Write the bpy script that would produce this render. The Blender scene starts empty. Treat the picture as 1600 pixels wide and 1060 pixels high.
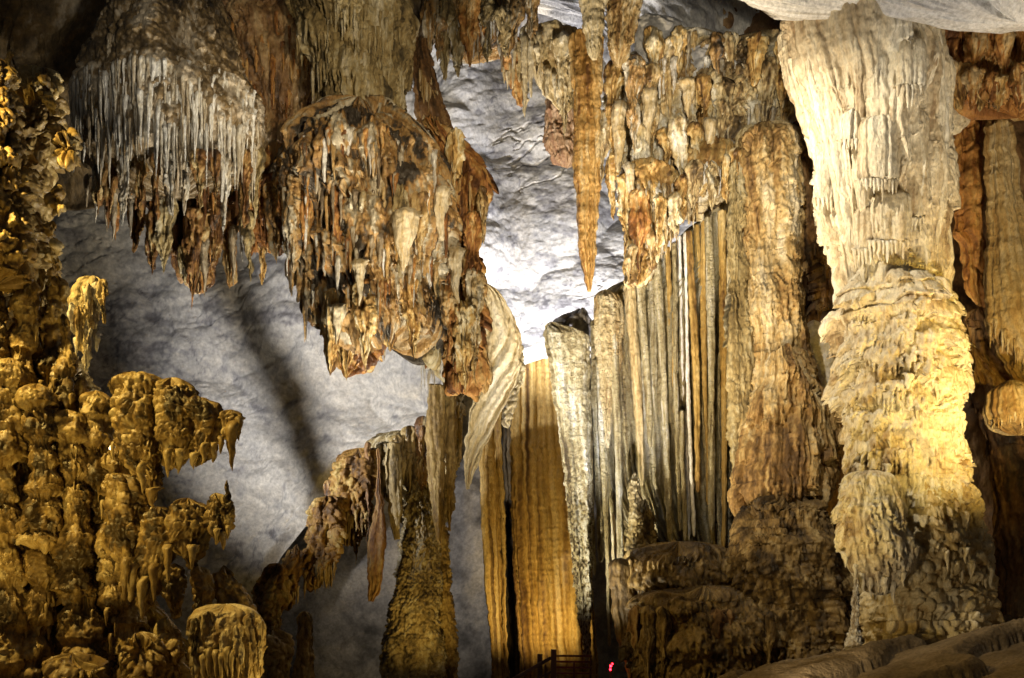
import bpy, math, random
import numpy as np
from mathutils import Vector, Matrix

# ------------------------------------------------------------------ camera, world, light
SC = bpy.context.scene
COL = SC.collection
F, CX, HY, CZ = 1300.0, 800.0, 1000.0, 1.7      # focal length / centre / eye level of the 1600 px photograph, eye height

cam_d = bpy.data.cameras.new('camera')
cam = bpy.data.objects.new('camera', cam_d)
COL.objects.link(cam)
cam.location = (0, 0, CZ)
cam.rotation_euler = (math.radians(90), 0, 0)
cam_d.sensor_width = 36
cam_d.lens = 36 * F / 1600
cam_d.shift_y = (HY - 530) / 1600
cam_d.clip_end = 400
SC.camera = cam

W = bpy.data.worlds.new('World')
SC.world = W
W.use_nodes = True
W.node_tree.nodes['Background'].inputs[0].default_value = (1.0, 0.9, 0.75, 1)
W.node_tree.nodes['Background'].inputs[1].default_value = 0.02

SC.view_settings.view_transform = 'Standard'
SC.view_settings.look = 'None'
SC.view_settings.exposure = 0.8
SC.view_settings.gamma = 1.0
SC.cycles.max_bounces = 4
SC.cycles.diffuse_bounces = 3
SC.cycles.glossy_bounces = 2
SC.cycles.use_denoising = True
SC.cycles.caustics_reflective = False
SC.cycles.caustics_refractive = False


def P(px, py, Y):
    return Vector(((px - CX) / F * Y, Y, CZ + (HY - py) / F * Y))


def spot(loc, target, power, color, angle=70, blend=0.8, radius=0.12):
    d = bpy.data.lights.new('show_cave_spotlight', 'SPOT')
    d.energy = power
    d.color = color
    d.spot_size = math.radians(angle)
    d.spot_blend = blend
    d.shadow_soft_size = radius
    o = bpy.data.objects.new('show_cave_spotlight', d)
    COL.objects.link(o)
    o.location = loc
    v = Vector(target) - Vector(loc)
    o.rotation_euler = v.to_track_quat('-Z', 'Y').to_euler()
    return o


GOLD = (1.0, 0.66, 0.17)
WARM = (1.0, 0.80, 0.50)
CREAM = (1.0, 0.88, 0.66)
COOL = (0.97, 0.96, 1.0)
# floor spotlights of the show cave, standing below the picture or behind formations
spot((-9.4, 9.2, 10.2), P(130, 640, 12), 1900, GOLD, 110)              # left bank, lamp high on the roof
spot((-6.2, 8.8, 0.6), P(40, 380, 12), 300, GOLD, 90)                 # left bank, lamp on the ground
spot((-2.0, 10.9, 0.4), P(250, 800, 12), 60, GOLD, 80)                # ledges of the left bank
spot((-1.0, 13.5, 0.5), P(250, 220, 17), 2700, CREAM, 60)             # hanging mass, top left
spot((0.4, 14.5, 0.3), P(590, 330, 18), 2900, CREAM, 80)              # hanging mass, middle
spot((0.6, 9.0, 9.4), P(580, 220, 18), 1700, WARM, 46)                # middle hanging mass, lamp high on the roof
spot((-1.6, 20.6, 0.5), P(640, 760, 24), 230, GOLD, 110)              # stalactites of the rock lip
spot(P(60, 700, 18.0), P(600, 520, 27), 3700, (1.0, 0.955, 0.90), 96, radius=0.15)  # grey wall, lamp behind the bank
spot((-3.4, 29.5, 0.4), P(620, 880, 36), 160, CREAM, 110)             # far wall under the rock lip
spot((-3.0, 9.2, 9.3), P(290, 70, 17.5), 800, CREAM, 30)              # crown of the dark dome
spot(P(903, 660, 24.7), P(850, 200, 29.5), 3600, COOL, 95)            # bright wall, lamp behind the granular drape
spot((2.7, 18.6, 0.4), P(850, 170, 27), 4800, COOL, 44)               # wall behind the long stalactite
spot((-0.8, 20.3, 0.4), P(1070, 600, 24), 2300, (1.0, 0.87, 0.58), 62)              # pipe curtain, from the ground
spot(P(778, 585, 22.7), P(1040, 680, 24), 140, (1.0, 0.95, 0.86), 110)  # pipe curtain, lamp behind the fan drapery
spot((0.9, 26.0, 0.2), P(850, 800, 29), 700, (1.0, 0.70, 0.25), 110)  # golden curtain
spot((1.2, 14.0, 0.4), P(1080, 200, 23), 5500, WARM, 50)              # centre cluster
spot((3.4, 10.5, 9.9), P(1090, 260, 23), 3300, CREAM, 36)             # centre cluster, lamp high on the roof
spot((2.3, 15.0, 13.7), P(1390, 470, 18), 1550, CREAM, 80)            # great column, lamp high on the roof
spot((2.4, 12.5, 0.8), P(1350, 110, 18), 750, CREAM, 46)             # great column, upper shaft from below
spot((4.4, 13.6, 1.0), P(1360, 850, 18), 150, WARM, 80)               # great column, apron and foot
spot((3.4, 13.2, 1.0), P(1390, 610, 18), 560, (1.0, 0.72, 0.22), 44)   # great column, golden light from the left
spot((9.4, 12.4, 4.6), P(1400, 570, 18), 420, (1.0, 0.72, 0.22), 70)  # great column, golden light from the right front
spot((10.9, 13.7, 6.2), P(1490, 600, 18), 480, (1.0, 0.62, 0.10), 85)  # great column, golden right side
spot((9.5, 12.0, 1.6), P(1560, 250, 20), 1500, WARM, 60)               # right wall
spot((8.8, 10.0, 2.0), P(1560, 90, 19), 1500, WARM, 30)               # orange roof drapery
spot((7.4, 11.0, 1.6), P(1430, 0, 17), 700, COOL, 34)                 # white ceiling slab
spot((2.0, 16.8, 0.5), P(1225, 440, 22), 1500, (1.0, 0.74, 0.4), 56)   # brown column

# ------------------------------------------------------------------ noise
U = np.uint32


def hsh(ix, iy, seed):
    with np.errstate(over='ignore'):
        h = (ix.astype(np.int64) & 0xffffffff).astype(U) * U(374761393) + (iy.astype(np.int64) & 0xffffffff).astype(U) * U(668265263) + U((seed * 2246822519) & 0xffffffff)
        h = (h ^ (h >> U(13))) * U(1274126177)
        h = (h ^ (h >> U(16))) * U(2654435761)
        h = h ^ (h >> U(15))
    return h.astype(np.float64) / 4294967295.0


def vn(x, y, seed=0):
    x = np.asarray(x, float); y = np.asarray(y, float)
    x, y = np.broadcast_arrays(x, y)
    ix = np.floor(x); iy = np.floor(y)
    fx = x - ix; fy = y - iy
    fx = fx * fx * fx * (fx * (fx * 6 - 15) + 10); fy = fy * fy * fy * (fy * (fy * 6 - 15) + 10)
    a = hsh(ix, iy, seed); b = hsh(ix + 1, iy, seed); c = hsh(ix, iy + 1, seed); d = hsh(ix + 1, iy + 1, seed)
    return (a + (b - a) * fx + (c - a) * fy + (a - b - c + d) * fx * fy) * 2 - 1


def fbm(x, y, seed=0, oc=4, gain=0.5):
    r = 0; a = 1; f = 1; n = 0
    ca, sa = math.cos(0.6), math.sin(0.6)
    for k in range(oc):
        r = r + a * vn(x * f, y * f, seed + k * 17)
        n += a; a *= gain; f *= 2.03
    return r / n


def worley(x, y, seed=0, jit=0.9):
    ix = np.floor(x); iy = np.floor(y)
    f1 = np.full(x.shape, 9.0); f2 = np.full(x.shape, 9.0); cid = np.zeros(x.shape)
    for i in (-1, 0, 1):
        for j in (-1, 0, 1):
            cx = ix + i; cy = iy + j
            px = cx + 0.5 + jit * (hsh(cx, cy, seed) - 0.5); py = cy + 0.5 + jit * (hsh(cx, cy, seed + 1) - 0.5)
            d = np.hypot(x - px, y - py)
            m = d < f1
            f2 = np.where(m, f1, np.minimum(f2, d))
            cid = np.where(m, hsh(cx, cy, seed + 2), cid)
            f1 = np.where(m, d, f1)
    return f1, f2, cid


def sstep(a, b, x):
    t = np.clip((x - a) / (b - a), 0, 1)
    return t * t * (3 - 2 * t)


# ------------------------------------------------------------------ relief on a surface (units: px of the photograph)
class Relief:
    def __init__(self, s, t, seed):
        self.s, self.t = s, t
        self.S, self.T = np.meshgrid(s, t)
        self.h = np.zeros_like(self.S)
        self.tint = np.zeros_like(self.S)
        self.mix = np.zeros_like(self.S)
        self.seed = seed
        self.rng = random.Random(seed)

    def sd(self):
        self.seed += 31
        return self.seed

    def noise(self, amp, w, l=None, oc=4):
        l = l or w
        self.h += amp * fbm(self.S / w, self.T / l, self.sd(), oc)

    def flute(self, amp, w, warp=6, long=14, p=0.7, win=None):
        sd = self.sd()
        x = self.S + warp * fbm(self.S / 50, self.T / 120, sd + 5, 3)
        n = np.abs(vn(x / w, self.T / (w * long), sd)) ** p * 1.2
        n2 = np.abs(vn(x / (w * 0.45), self.T / (w * long * 0.6), sd + 1)) ** p
        a = amp if win is None else amp * win
        self.h += a * (n + 0.35 * n2 - 0.6)

    def knobs(self, A, w, l=None, p=1.0, jit=0.95, win=None):
        l = l or w
        sd = self.sd()
        x = self.S + 0.25 * w * fbm(self.S / w, self.T / w, sd + 3, 2)
        y = self.T + 0.25 * l * fbm(self.S / w + 9, self.T / w, sd + 4, 2)
        f1, f2, c = worley(x / w, y / l, sd, jit)
        k = np.sqrt(np.clip(1 - (f1 / 0.8) ** 2, 0, 1))
        e = np.clip((f2 - f1) * 3, 0, 1) ** 0.5
        v = A * (k * e) * (0.6 + 0.8 * c)
        if win is not None:
            v = v * win
        self.h += v
        self.tint += (c - 0.5) * 0.5

    def facets(self, A, w, l=None):
        """Angular broken-rock faces: the upper envelope of randomly tilted planes."""
        l = l or w
        sd = self.sd()
        x = self.S / w + 0.35 * fbm(self.S / w, self.T / l, sd + 3, 3) ; y = self.T / l + 0.35 * fbm(self.S / w + 9, self.T / l, sd + 4, 3)
        ix = np.floor(x); iy = np.floor(y)
        best = np.full(x.shape, -9.0); cid = np.zeros(x.shape)
        for i in (-1, 0, 1):
            for j in (-1, 0, 1):
                cx = ix + i; cy = iy + j
                px = cx + hsh(cx, cy, sd); py = cy + hsh(cx, cy, sd + 1)
                gx = (hsh(cx, cy, sd + 2) - 0.5) * 1.6; gy = (hsh(cx, cy, sd + 5) - 0.5) * 1.6
                d2 = (x - px) ** 2 + (y - py) ** 2
                v = 0.5 * hsh(cx, cy, sd + 6) + gx * (x - px) + gy * (y - py) - 0.9 * d2
                m = v > best
                best = np.where(m, v, best); cid = np.where(m, hsh(cx, cy, sd + 7), cid)
        self.h += A * best
        self.tint += (cid - 0.5) * 0.3

    def crack(self, A, w, l=None):
        l = l or w
        sd = self.sd()
        x = self.S + 0.5 * w * fbm(self.S / w, self.T / l, sd + 3, 3)
        y = self.T + 0.5 * l * fbm(self.S / w + 9, self.T / l, sd + 4, 3)
        f1, f2, c = worley(x / w, y / l, sd, 1.0)
        self.h -= A * (1 - np.clip((f2 - f1) * 5, 0, 1))
        self.h += A * 0.8 * (c - 0.5)

    def lobes(self, w, l, A, dens=1.0, fringe=0.3, tooth=7, t0=None, t1=None, s0=None, s1=None, flut=0.25, p=0.55,
              jit=0.5, wmask=None, seedtint=1.0, var=0.35):
        """Overlapping drip-edged scales: each swells downward and ends in a row of pointed drips."""
        rng = self.rng
        s, t = self.s, self.t
        a0 = s[0] if s0 is None else s0
        a1 = s[-1] if s1 is None else s1
        b0 = t[0] - l * 0.5 if t0 is None else t0
        b1 = t[-1] if t1 is None else t1
        H = np.zeros_like(self.S)
        TT = np.zeros_like(self.S)
        stepx = w * 0.62 / dens; stepy = l * 0.42 / dens
        cells = []
        y = b0
        row = 0
        while y < b1:
            x = a0 + (0.5 * stepx if row % 2 else 0)
            while x < a1:
                cells.append((x + rng.uniform(-1, 1) * stepx, y + rng.uniform(-1.2, 1.2) * stepy))
                x += stepx
            y += stepy
            row += 1
        sd = self.sd()
        cells.sort(key=lambda q: -q[1])
        for (x0, y0) in cells:
            if wmask is not None and not wmask(x0, y0):
                continue
            ww = w * rng.uniform(1 - var, 1 + var) * 0.5
            ll = l * rng.uniform(1 - var, 1 + var)
            aa = A * rng.uniform(0.6, 1.2)
            fl = fringe * ll
            i0, i1 = np.searchsorted(s, [x0 - ww, x0 + ww])
            j0, j1 = np.searchsorted(t, [y0, y0 + ll + fl])
            if i1 - i0 < 2 or j1 - j0 < 2:
                continue
            ss = s[i0:i1]
            u = (ss - x0) / ww
            k = rng.random() * 1000
            ph = (ss + k) / tooth + 0.35 * np.sin(ss / tooth * 1.3 + k)
            c = np.floor(ph)
            fr = ph - c
            hv = (np.sin(c * 127.1 + k) * 43758.5) % 1.0
            teeth = (1 - np.abs(2 * fr - 1)) ** 1.1 * (0.35 + 0.65 * hv)
            edge = y0 + ll * (1 - 0.38 * u * u) - 0.5 * fl + fl * teeth * (1 - 0.5 * u * u)
            top = y0 + ll * 0.25 * u * u
            tt = (t[j0:j1, None] - top[None, :]) / np.maximum(edge - top, 1)[None, :]
            prof = np.clip(tt, 0, 1) ** p * np.sqrt(np.clip(1 - u * u, 0, 1))[None, :]
            prof = prof * (1 - flut * (1 - teeth[None, :]) * np.clip(tt, 0, 1) ** 1.5)
            cut = np.clip((1.0 - tt) * ll / 2.5, 0, 1)
            v = aa * prof * cut * (tt > 0)
            Hs = H[j0:j1, i0:i1]
            # the new scale lies over the older ones: it blends in at its top and sides and ends in a step below
            Ho = Hs * (1 - 0.85 * sstep(0.05, 0.5, tt) * (tt < 1) * sstep(0.0, 0.35, 1 - np.abs(u))[None, :])
            m = v > Ho
            H[j0:j1, i0:i1] = np.where(m, v, Ho)
            tv = rng.uniform(-1, 1) * 0.35 * seedtint
            TT[j0:j1, i0:i1] = np.where(m & (v > 0.1 * aa), tv, TT[j0:j1, i0:i1])
        # bend the whole layer so that no row stays straight, and let it fade in patches
        m = max(w, 20)
        wi = 0.32 * w * fbm(self.S / m, self.T / m, sd + 11, 3)
        wj = 0.45 * min(l, 60) * fbm(self.S / m + 5, self.T / (1.5 * m), sd + 12, 3)
        nt, ns = self.S.shape
        ds = max((s[min(40, ns - 1)] - s[0]) / min(40, ns - 1), 1e-6); dt = t[1] - t[0]
        jj, ii = np.meshgrid(np.arange(nt, dtype=float), np.arange(ns, dtype=float), indexing='ij')
        fade = np.clip(np.minimum(ns - 12 - ii, ii) / 8.0, 0, 1)
        ii = np.clip(ii + wi / ds * fade, 0, ns - 1.001); jj = np.clip(jj + wj / dt, 0, nt - 1.001)
        i0 = ii.astype(int); j0 = jj.astype(int); fi = ii - i0; fj = jj - j0
        H = (H[j0, i0] * (1 - fi) + H[j0, i0 + 1] * fi) * (1 - fj) + (H[j0 + 1, i0] * (1 - fi) + H[j0 + 1, i0 + 1] * fi) * fj
        TT = TT[j0, i0]
        H = H * np.clip(0.85 + 0.9 * fbm(self.S / (2.2 * m), self.T / (2.2 * m), sd + 13, 2), 0.25, 1.3)
        self.h += H
        self.tint += TT


def palette(v, stops):
    xs = [a for a, _ in stops]
    v = np.clip(v, xs[0], xs[-1])
    return np.stack([np.interp(v, xs, [c[i] for _, c in stops]) for i in range(3)], -1)


def paint(R, pal, cfg=(90, 120, 7, 70), contrast=1.0):
    a, b, c, d = cfg
    n = 1.1 * fbm(R.S / a, R.T / b, R.seed + 901, 4) + 0.8 * fbm(R.S / c, R.T / d, R.seed + 902, 3) + 0.35 * fbm(R.S / 4, R.T / 5, R.seed + 903, 2)
    v = 0.5 + 0.5 * contrast * n + 0.5 * R.tint + R.mix
    return palette(v, pal)


# palettes of real base colours, stops 0..1
def stops(*cols):
    n = len(cols) - 1
    return [(i / n, c) for i, c in enumerate(cols)]


PAL = dict(
    gold=stops((0.06, 0.04, 0.015), (0.19, 0.125, 0.045), (0.31, 0.215, 0.08), (0.43, 0.32, 0.13), (0.56, 0.46, 0.25)),
    cream=stops((0.30, 0.21, 0.12), (0.55, 0.45, 0.30), (0.66, 0.58, 0.43), (0.72, 0.66, 0.53), (0.78, 0.74, 0.64)),
    straw=stops((0.28, 0.18, 0.07), (0.50, 0.38, 0.19), (0.60, 0.49, 0.28), (0.66, 0.56, 0.36), (0.72, 0.65, 0.48)),
    tan=stops((0.10, 0.055, 0.02), (0.30, 0.18, 0.065), (0.45, 0.315, 0.135), (0.54, 0.43, 0.25), (0.66, 0.58, 0.43)),
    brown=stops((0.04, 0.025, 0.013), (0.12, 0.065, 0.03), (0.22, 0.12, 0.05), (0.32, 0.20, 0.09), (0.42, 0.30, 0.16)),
    rust=stops((0.09, 0.035, 0.012), (0.24, 0.10, 0.03), (0.42, 0.20, 0.055), (0.50, 0.31, 0.11), (0.58, 0.44, 0.24)),
    mixed=stops((0.05, 0.04, 0.03), (0.30, 0.17, 0.06), (0.44, 0.28, 0.11), (0.33, 0.29, 0.21), (0.60, 0.54, 0.42)),
    olive=stops((0.07, 0.055, 0.03), (0.20, 0.15, 0.07), (0.34, 0.26, 0.12), (0.42, 0.36, 0.22), (0.55, 0.50, 0.38)),
    moss=stops((0.025, 0.016, 0.008), (0.08, 0.05, 0.02), (0.16, 0.105, 0.04), (0.27, 0.185, 0.075), (0.42, 0.32, 0.16)),
    umber=stops((0.04, 0.022, 0.012), (0.13, 0.06, 0.022), (0.25, 0.13, 0.04), (0.33, 0.21, 0.08), (0.43, 0.34, 0.18)),
    beige=stops((0.07, 0.045, 0.02), (0.30, 0.205, 0.095), (0.50, 0.395, 0.21), (0.61, 0.53, 0.36), (0.76, 0.72, 0.62)),
    ochre=stops((0.09, 0.045, 0.015), (0.32, 0.18, 0.055), (0.50, 0.32, 0.11), (0.60, 0.46, 0.22), (0.72, 0.64, 0.45)),
    sienna=stops((0.05, 0.025, 0.008), (0.13, 0.065, 0.016), (0.24, 0.13, 0.03), (0.32, 0.20, 0.055), (0.40, 0.30, 0.11)),
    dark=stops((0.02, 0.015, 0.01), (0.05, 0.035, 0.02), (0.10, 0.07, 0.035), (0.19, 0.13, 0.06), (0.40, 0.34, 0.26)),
    grey=stops((0.20, 0.195, 0.21), (0.34, 0.335, 0.35), (0.50, 0.49, 0.48), (0.60, 0.58, 0.55), (0.72, 0.69, 0.64)),
    dimgrey=stops((0.08, 0.075, 0.075), (0.17, 0.16, 0.16), (0.27, 0.255, 0.25), (0.36, 0.33, 0.30), (0.44, 0.40, 0.35)),
    white=stops((0.40, 0.33, 0.24), (0.62, 0.58, 0.52), (0.74, 0.72, 0.70), (0.80, 0.79, 0.78), (0.84, 0.83, 0.82)),
    pipe=stops((0.08, 0.055, 0.025), (0.28, 0.215, 0.10), (0.46, 0.39, 0.22), (0.59, 0.53, 0.37), (0.73, 0.71, 0.64)),
    amber=stops((0.10, 0.05, 0.02), (0.30, 0.18, 0.05), (0.46, 0.30, 0.09), (0.54, 0.38, 0.14), (0.60, 0.46, 0.22)),
    icicle=stops((0.12, 0.09, 0.06), (0.34, 0.27, 0.18), (0.50, 0.45, 0.36), (0.62, 0.60, 0.56), (0.74, 0.74, 0.74)),
    silt=stops((0.10, 0.07, 0.04), (0.17, 0.125, 0.075), (0.24, 0.18, 0.11), (0.30, 0.23, 0.15), (0.36, 0.29, 0.20)),
)


# ------------------------------------------------------------------ materials
def rock_material(name, rough=0.62, bump=0.5, fine=22.0, spec=0.4, glint=0.25, stretch=(1, 1, 0.45)):
    m = bpy.data.materials.new(name)
    m.use_nodes = True
    nt = m.node_tree
    N, L = nt.nodes, nt.links
    b = N['Principled BSDF']
    at = N.new('ShaderNodeAttribute'); at.attribute_name = 'Col'
    tc = N.new('ShaderNodeTexCoord')
    mp = N.new('ShaderNodeMapping'); mp.inputs['Scale'].default_value = stretch
    L.new(tc.outputs['Object'], mp.inputs['Vector'])
    n1 = N.new('ShaderNodeTexNoise'); n1.inputs['Scale'].default_value = fine; n1.inputs['Detail'].default_value = 5; n1.inputs['Roughness'].default_value = 0.65
    L.new(mp.outputs[0], n1.inputs['Vector'])
    r1 = N.new('ShaderNodeMapRange'); r1.inputs[1].default_value = 0.3; r1.inputs[2].default_value = 0.7; r1.inputs[3].default_value = 0.68; r1.inputs[4].default_value = 1.22
    L.new(n1.outputs[0], r1.inputs[0])
    mx = N.new('ShaderNodeVectorMath'); mx.operation = 'SCALE'
    L.new(at.outputs['Color'], mx.inputs[0]); L.new(r1.outputs[0], mx.inputs['Scale'])
    L.new(mx.outputs[0], b.inputs['Base Color'])
    n2 = N.new('ShaderNodeTexNoise'); n2.inputs['Scale'].default_value = fine * 0.35; n2.inputs['Detail'].default_value = 3
    L.new(mp.outputs[0], n2.inputs['Vector'])
    r2 = N.new('ShaderNodeMapRange'); r2.inputs[1].default_value = 0.35; r2.inputs[2].default_value = 0.65
    r2.inputs[3].default_value = rough - glint; r2.inputs[4].default_value = min(0.95, rough + 0.15)
    L.new(n2.outputs[0], r2.inputs[0]); L.new(r2.outputs[0], b.inputs['Roughness'])
    b.inputs['Specular IOR Level'].default_value = spec
    bq = N.new('ShaderNodeBump'); bq.inputs['Strength'].default_value = bump; bq.inputs['Distance'].default_value = 0.12
    L.new(n2.outputs[0], bq.inputs['Height'])
    bp = N.new('ShaderNodeBump'); bp.inputs['Strength'].default_value = bump; bp.inputs['Distance'].default_value = 0.08
    L.new(n1.outputs[0], bp.inputs['Height']); L.new(bq.outputs[0], bp.inputs['Normal']); L.new(bp.outputs[0], b.inputs['Normal'])
    return m


M = dict(
    rock=rock_material('flowstone'),
    wet=rock_material('wet_flowstone', rough=0.42, bump=0.6, glint=0.22, spec=0.6),
    wall=rock_material('limestone', rough=0.75, bump=0.35, fine=9.0, stretch=(1, 1, 1), glint=0.2),
    bank=rock_material('smooth_wet_flowstone', rough=0.5, bump=0.18, fine=30.0, glint=0.22, spec=0.55, stretch=(1, 1, 0.8)),
    grain=rock_material('granular_calcite', rough=0.5, bump=1.0, fine=30, stretch=(1, 1, 0.8)),
    silt=rock_material('silt', rough=0.8, bump=0.6, fine=14, stretch=(1, 1, 1), spec=0.25, glint=0.1),
)


def flat_material(name, color, rough=0.5, emis=None):
    m = bpy.data.materials.new(name); m.use_nodes = True
    N, L = m.node_tree.nodes, m.node_tree.links
    b = N['Principled BSDF']
    n = N.new('ShaderNodeTexNoise'); n.inputs['Scale'].default_value = 9; n.inputs['Detail'].default_value = 4
    r = N.new('ShaderNodeMapRange'); r.inputs[3].default_value = 0.7; r.inputs[4].default_value = 1.3
    L.new(n.outputs[0], r.inputs[0])
    v = N.new('ShaderNodeVectorMath'); v.operation = 'SCALE'; v.inputs[0].default_value = color
    L.new(r.outputs[0], v.inputs['Scale']); L.new(v.outputs[0], b.inputs['Base Color'])
    b.inputs['Roughness'].default_value = rough
    if emis:
        b.inputs['Emission Color'].default_value = (*emis[0], 1)
        b.inputs['Emission Strength'].default_value = emis[1]
    return m


# ------------------------------------------------------------------ mesh making
def mesh_obj(name, V, Q, C, mat, parent=None):
    me = bpy.data.meshes.new(name)
    V = np.asarray(V, np.float32); Q = np.asarray(Q, np.int32)
    me.vertices.add(len(V)); me.vertices.foreach_set('co', V.ravel())
    me.loops.add(Q.size); me.loops.foreach_set('vertex_index', Q.ravel())
    me.polygons.add(len(Q)); me.polygons.foreach_set('loop_start', np.arange(0, Q.size, 4, dtype=np.int32))
    me.polygons.foreach_set('loop_total', np.full(len(Q), 4, np.int32))
    me.polygons.foreach_set('use_smooth', np.ones(len(Q), bool))
    me.update(calc_edges=True)
    if C is not None:
        a = me.attributes.new('Col', 'FLOAT_COLOR', 'POINT')
        c4 = np.ones((len(V), 4), np.float32); c4[:, :3] = C
        a.data.foreach_set('color', c4.ravel())
    me.materials.append(mat)
    o = bpy.data.objects.new(name, me)
    COL.objects.link(o)
    if parent is not None:
        o.parent = parent
        o.matrix_parent_inverse = Matrix.Translation(-Vector(parent.location))
    return o


def gridq(nt, ns, wrap=False):
    i = np.arange(nt - 1)[:, None]
    j = np.arange(ns if wrap else ns - 1)[None, :]
    a = i * ns + j
    b = i * ns + (j + 1) % ns
    return np.stack([a, b, b + ns, a + ns], -1).reshape(-1, 4)


def thing(name, label, cat, loc, group=None, kind=None):
    o = bpy.data.objects.new(name, None)
    COL.objects.link(o)
    o.location = loc
    o.empty_display_size = 0.3
    o['label'] = label; o['category'] = cat
    if group: o['group'] = group
    o['kind'] = kind or 'thing'
    return o


def tag(o, label, cat=None, group=None, kind=None):
    o['label'] = label
    if cat: o['category'] = cat
    if group: o['group'] = group
    if kind: o['kind'] = kind
    return o


_count = {}
_seed = [100]
_n = [0]


class Body:
    """A traced, thick, closed formation: per height a centre, half width and depth, with relief raised on its skin."""
    def __init__(self, parent, name, rows, Y, thick=0.8, fn=None, pal='tan', mat='rock', du=1.9, rt=0, rb=0, droop=0.5,
                 cfg=(90, 120, 7, 70), contrast=1.0, smooth=8, dmax=None, A=115, wob=3.0, seed=None, twist=None):
        if seed is None:
            _seed[0] += 7; seed = _seed[0]
        rows = sorted(rows)
        ry = np.array([r[0] for r in rows], float)
        t = np.arange(ry[0], ry[-1] + du, du)
        def ip(k):
            v = np.interp(t, ry, np.array([r[k] for r in rows], float))
            n = max(1, int(smooth / du)) * 2 + 1
            if n > 1 and len(v) > n:
                ker = np.hanning(n + 2)[1:-1]; ker /= ker.sum()
                pad = n // 2
                e0 = 2 * v[0] - v[1:pad + 1][::-1]; e1 = 2 * v[-1] - v[-pad - 1:-1][::-1]
                v = np.convolve(np.concatenate([e0, v, e1]), ker, 'valid')
            return v
        xl = ip(1); xr = ip(2)
        if wob:
            xl = xl + wob * fbm(t / 14, t * 0 + 3, seed + 1, 3) ; xr = xr + wob * fbm(t / 14, t * 0 + 8, seed + 2, 3)
        YY = ip(3) if len(rows[0]) > 3 else np.full_like(t, float(Y))
        cx = (xl + xr) / 2; hw = np.maximum((xr - xl) / 2, 0.4)
        if rt:
            f = np.clip((t - t[0]) / rt, 0, 1); hw = hw * np.sqrt(1 - (1 - f) ** 2 * 0.999)
        if rb:
            f = np.clip((t[-1] - t) / rb, 0, 1); hw = hw * np.sqrt(1 - (1 - f) ** 2 * 0.999)
        hd = hw * thick
        if dmax: hd = np.minimum(hd, dmax)
        m_ = (np.abs(cx - CX) + hw) / F                      # an elliptical section seen off axis shows wider than its width
        hw = np.sqrt(np.maximum(hw ** 2 - (hd * m_) ** 2, (0.7 * hw) ** 2))
        cx = CX + (cx - CX) * (1 - (hd / F) ** 2)
        self.t, self.cx, self.hw, self.hd, self.YY = t, cx, hw, hd, YY
        Rm = float(np.percentile(hw, 85))
        aa = math.radians(A)
        # even arc length: superellipse handled by plain angle
        nf = max(24, int(2 * aa * Rm * (0.5 + 0.5 * thick) / du * 1.05))
        th = np.concatenate([np.linspace(-aa, aa, nf), np.linspace(aa, 2 * math.pi - aa, 12)[1:-1]])
        s = th * Rm
        self.Rm = Rm
        R = Relief(s, t, seed)
        if fn: fn(R)
        S, T = R.S, R.T
        k = (YY / F)[:, None]
        X = (cx[:, None] + hw[:, None] * np.sin(th)[None, :] - CX) * k
        Yw = YY[:, None] - hd[:, None] * np.cos(th)[None, :] * k
        Z = CZ + (HY - T) * k
        Pm = np.stack([X, Yw, Z], -1)
        du_ = np.roll(Pm, -1, 1) - np.roll(Pm, 1, 1)
        dv_ = np.gradient(Pm, axis=0)
        Nn = np.cross(dv_, du_)
        Nn /= np.maximum(np.linalg.norm(Nn, axis=-1, keepdims=True), 1e-9)
        sgn = np.sign((Nn[..., 0] * np.sin(th)[None, :] - Nn[..., 1] * np.cos(th)[None, :]).mean() or 1)
        Nn = Nn * sgn
        lim = np.minimum(1, hw / (Rm * 0.35))[:, None]     # less relief where the body is thin
        h = (R.h - R.h.mean() - 0.9 * R.h.std()) * lim
        h = h * (1 - 0.7 * sstep(aa * 0.9, aa * 1.0, np.minimum(th, 2 * math.pi - th))[None, :] * 0)
        Pm = Pm + Nn * (h * k)[..., None]
        Pm[..., 2] -= droop * np.maximum(h, 0) * k
        self.Pm, self.th, self.s = Pm, th, s
        C = paint(R, PAL[pal] if isinstance(pal, str) else pal, cfg, contrast)
        ns = len(th)
        Q = gridq(len(t), ns, True)
        if sgn > 0: Q = Q[:, ::-1]
        # end caps
        V = Pm.reshape(-1, 3); Cc = C.reshape(-1, 3)
        V = np.concatenate([V, V[:ns].mean(0)[None], V[-ns:].mean(0)[None]])
        Cc = np.concatenate([Cc, Cc[:1], Cc[-1:]])
        j = np.arange(0, ns - 1, 2)
        n0 = len(V) - 2; last = (len(t) - 1) * ns
        j2 = np.minimum(j + 2, ns) % ns
        cap0 = np.stack([np.full_like(j, n0), j, j + 1, j2], -1); cap1 = np.stack([np.full_like(j, n0 + 1), last + j2, last + j + 1, last + j], -1)
        Q = np.concatenate([Q, cap0, cap1])
        self.obj = mesh_obj(name, V, Q, Cc, M[mat], parent)
        self.R = R

    def at(self, x, y, out=0.0):
        """Point of the displaced front skin nearest photo column x at height y; returns (x,Y,z) and its Y."""
        j = int(np.clip(np.searchsorted(self.t, y), 0, len(self.t) - 1))
        u = np.clip((x - self.cx[j]) / self.hw[j], -0.98, 0.98)
        th = math.asin(u)
        i = int(np.argmin(np.abs(self.th - th)))
        p = self.Pm[j, i]
        return Vector((p[0], p[1] - out, p[2]))


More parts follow.
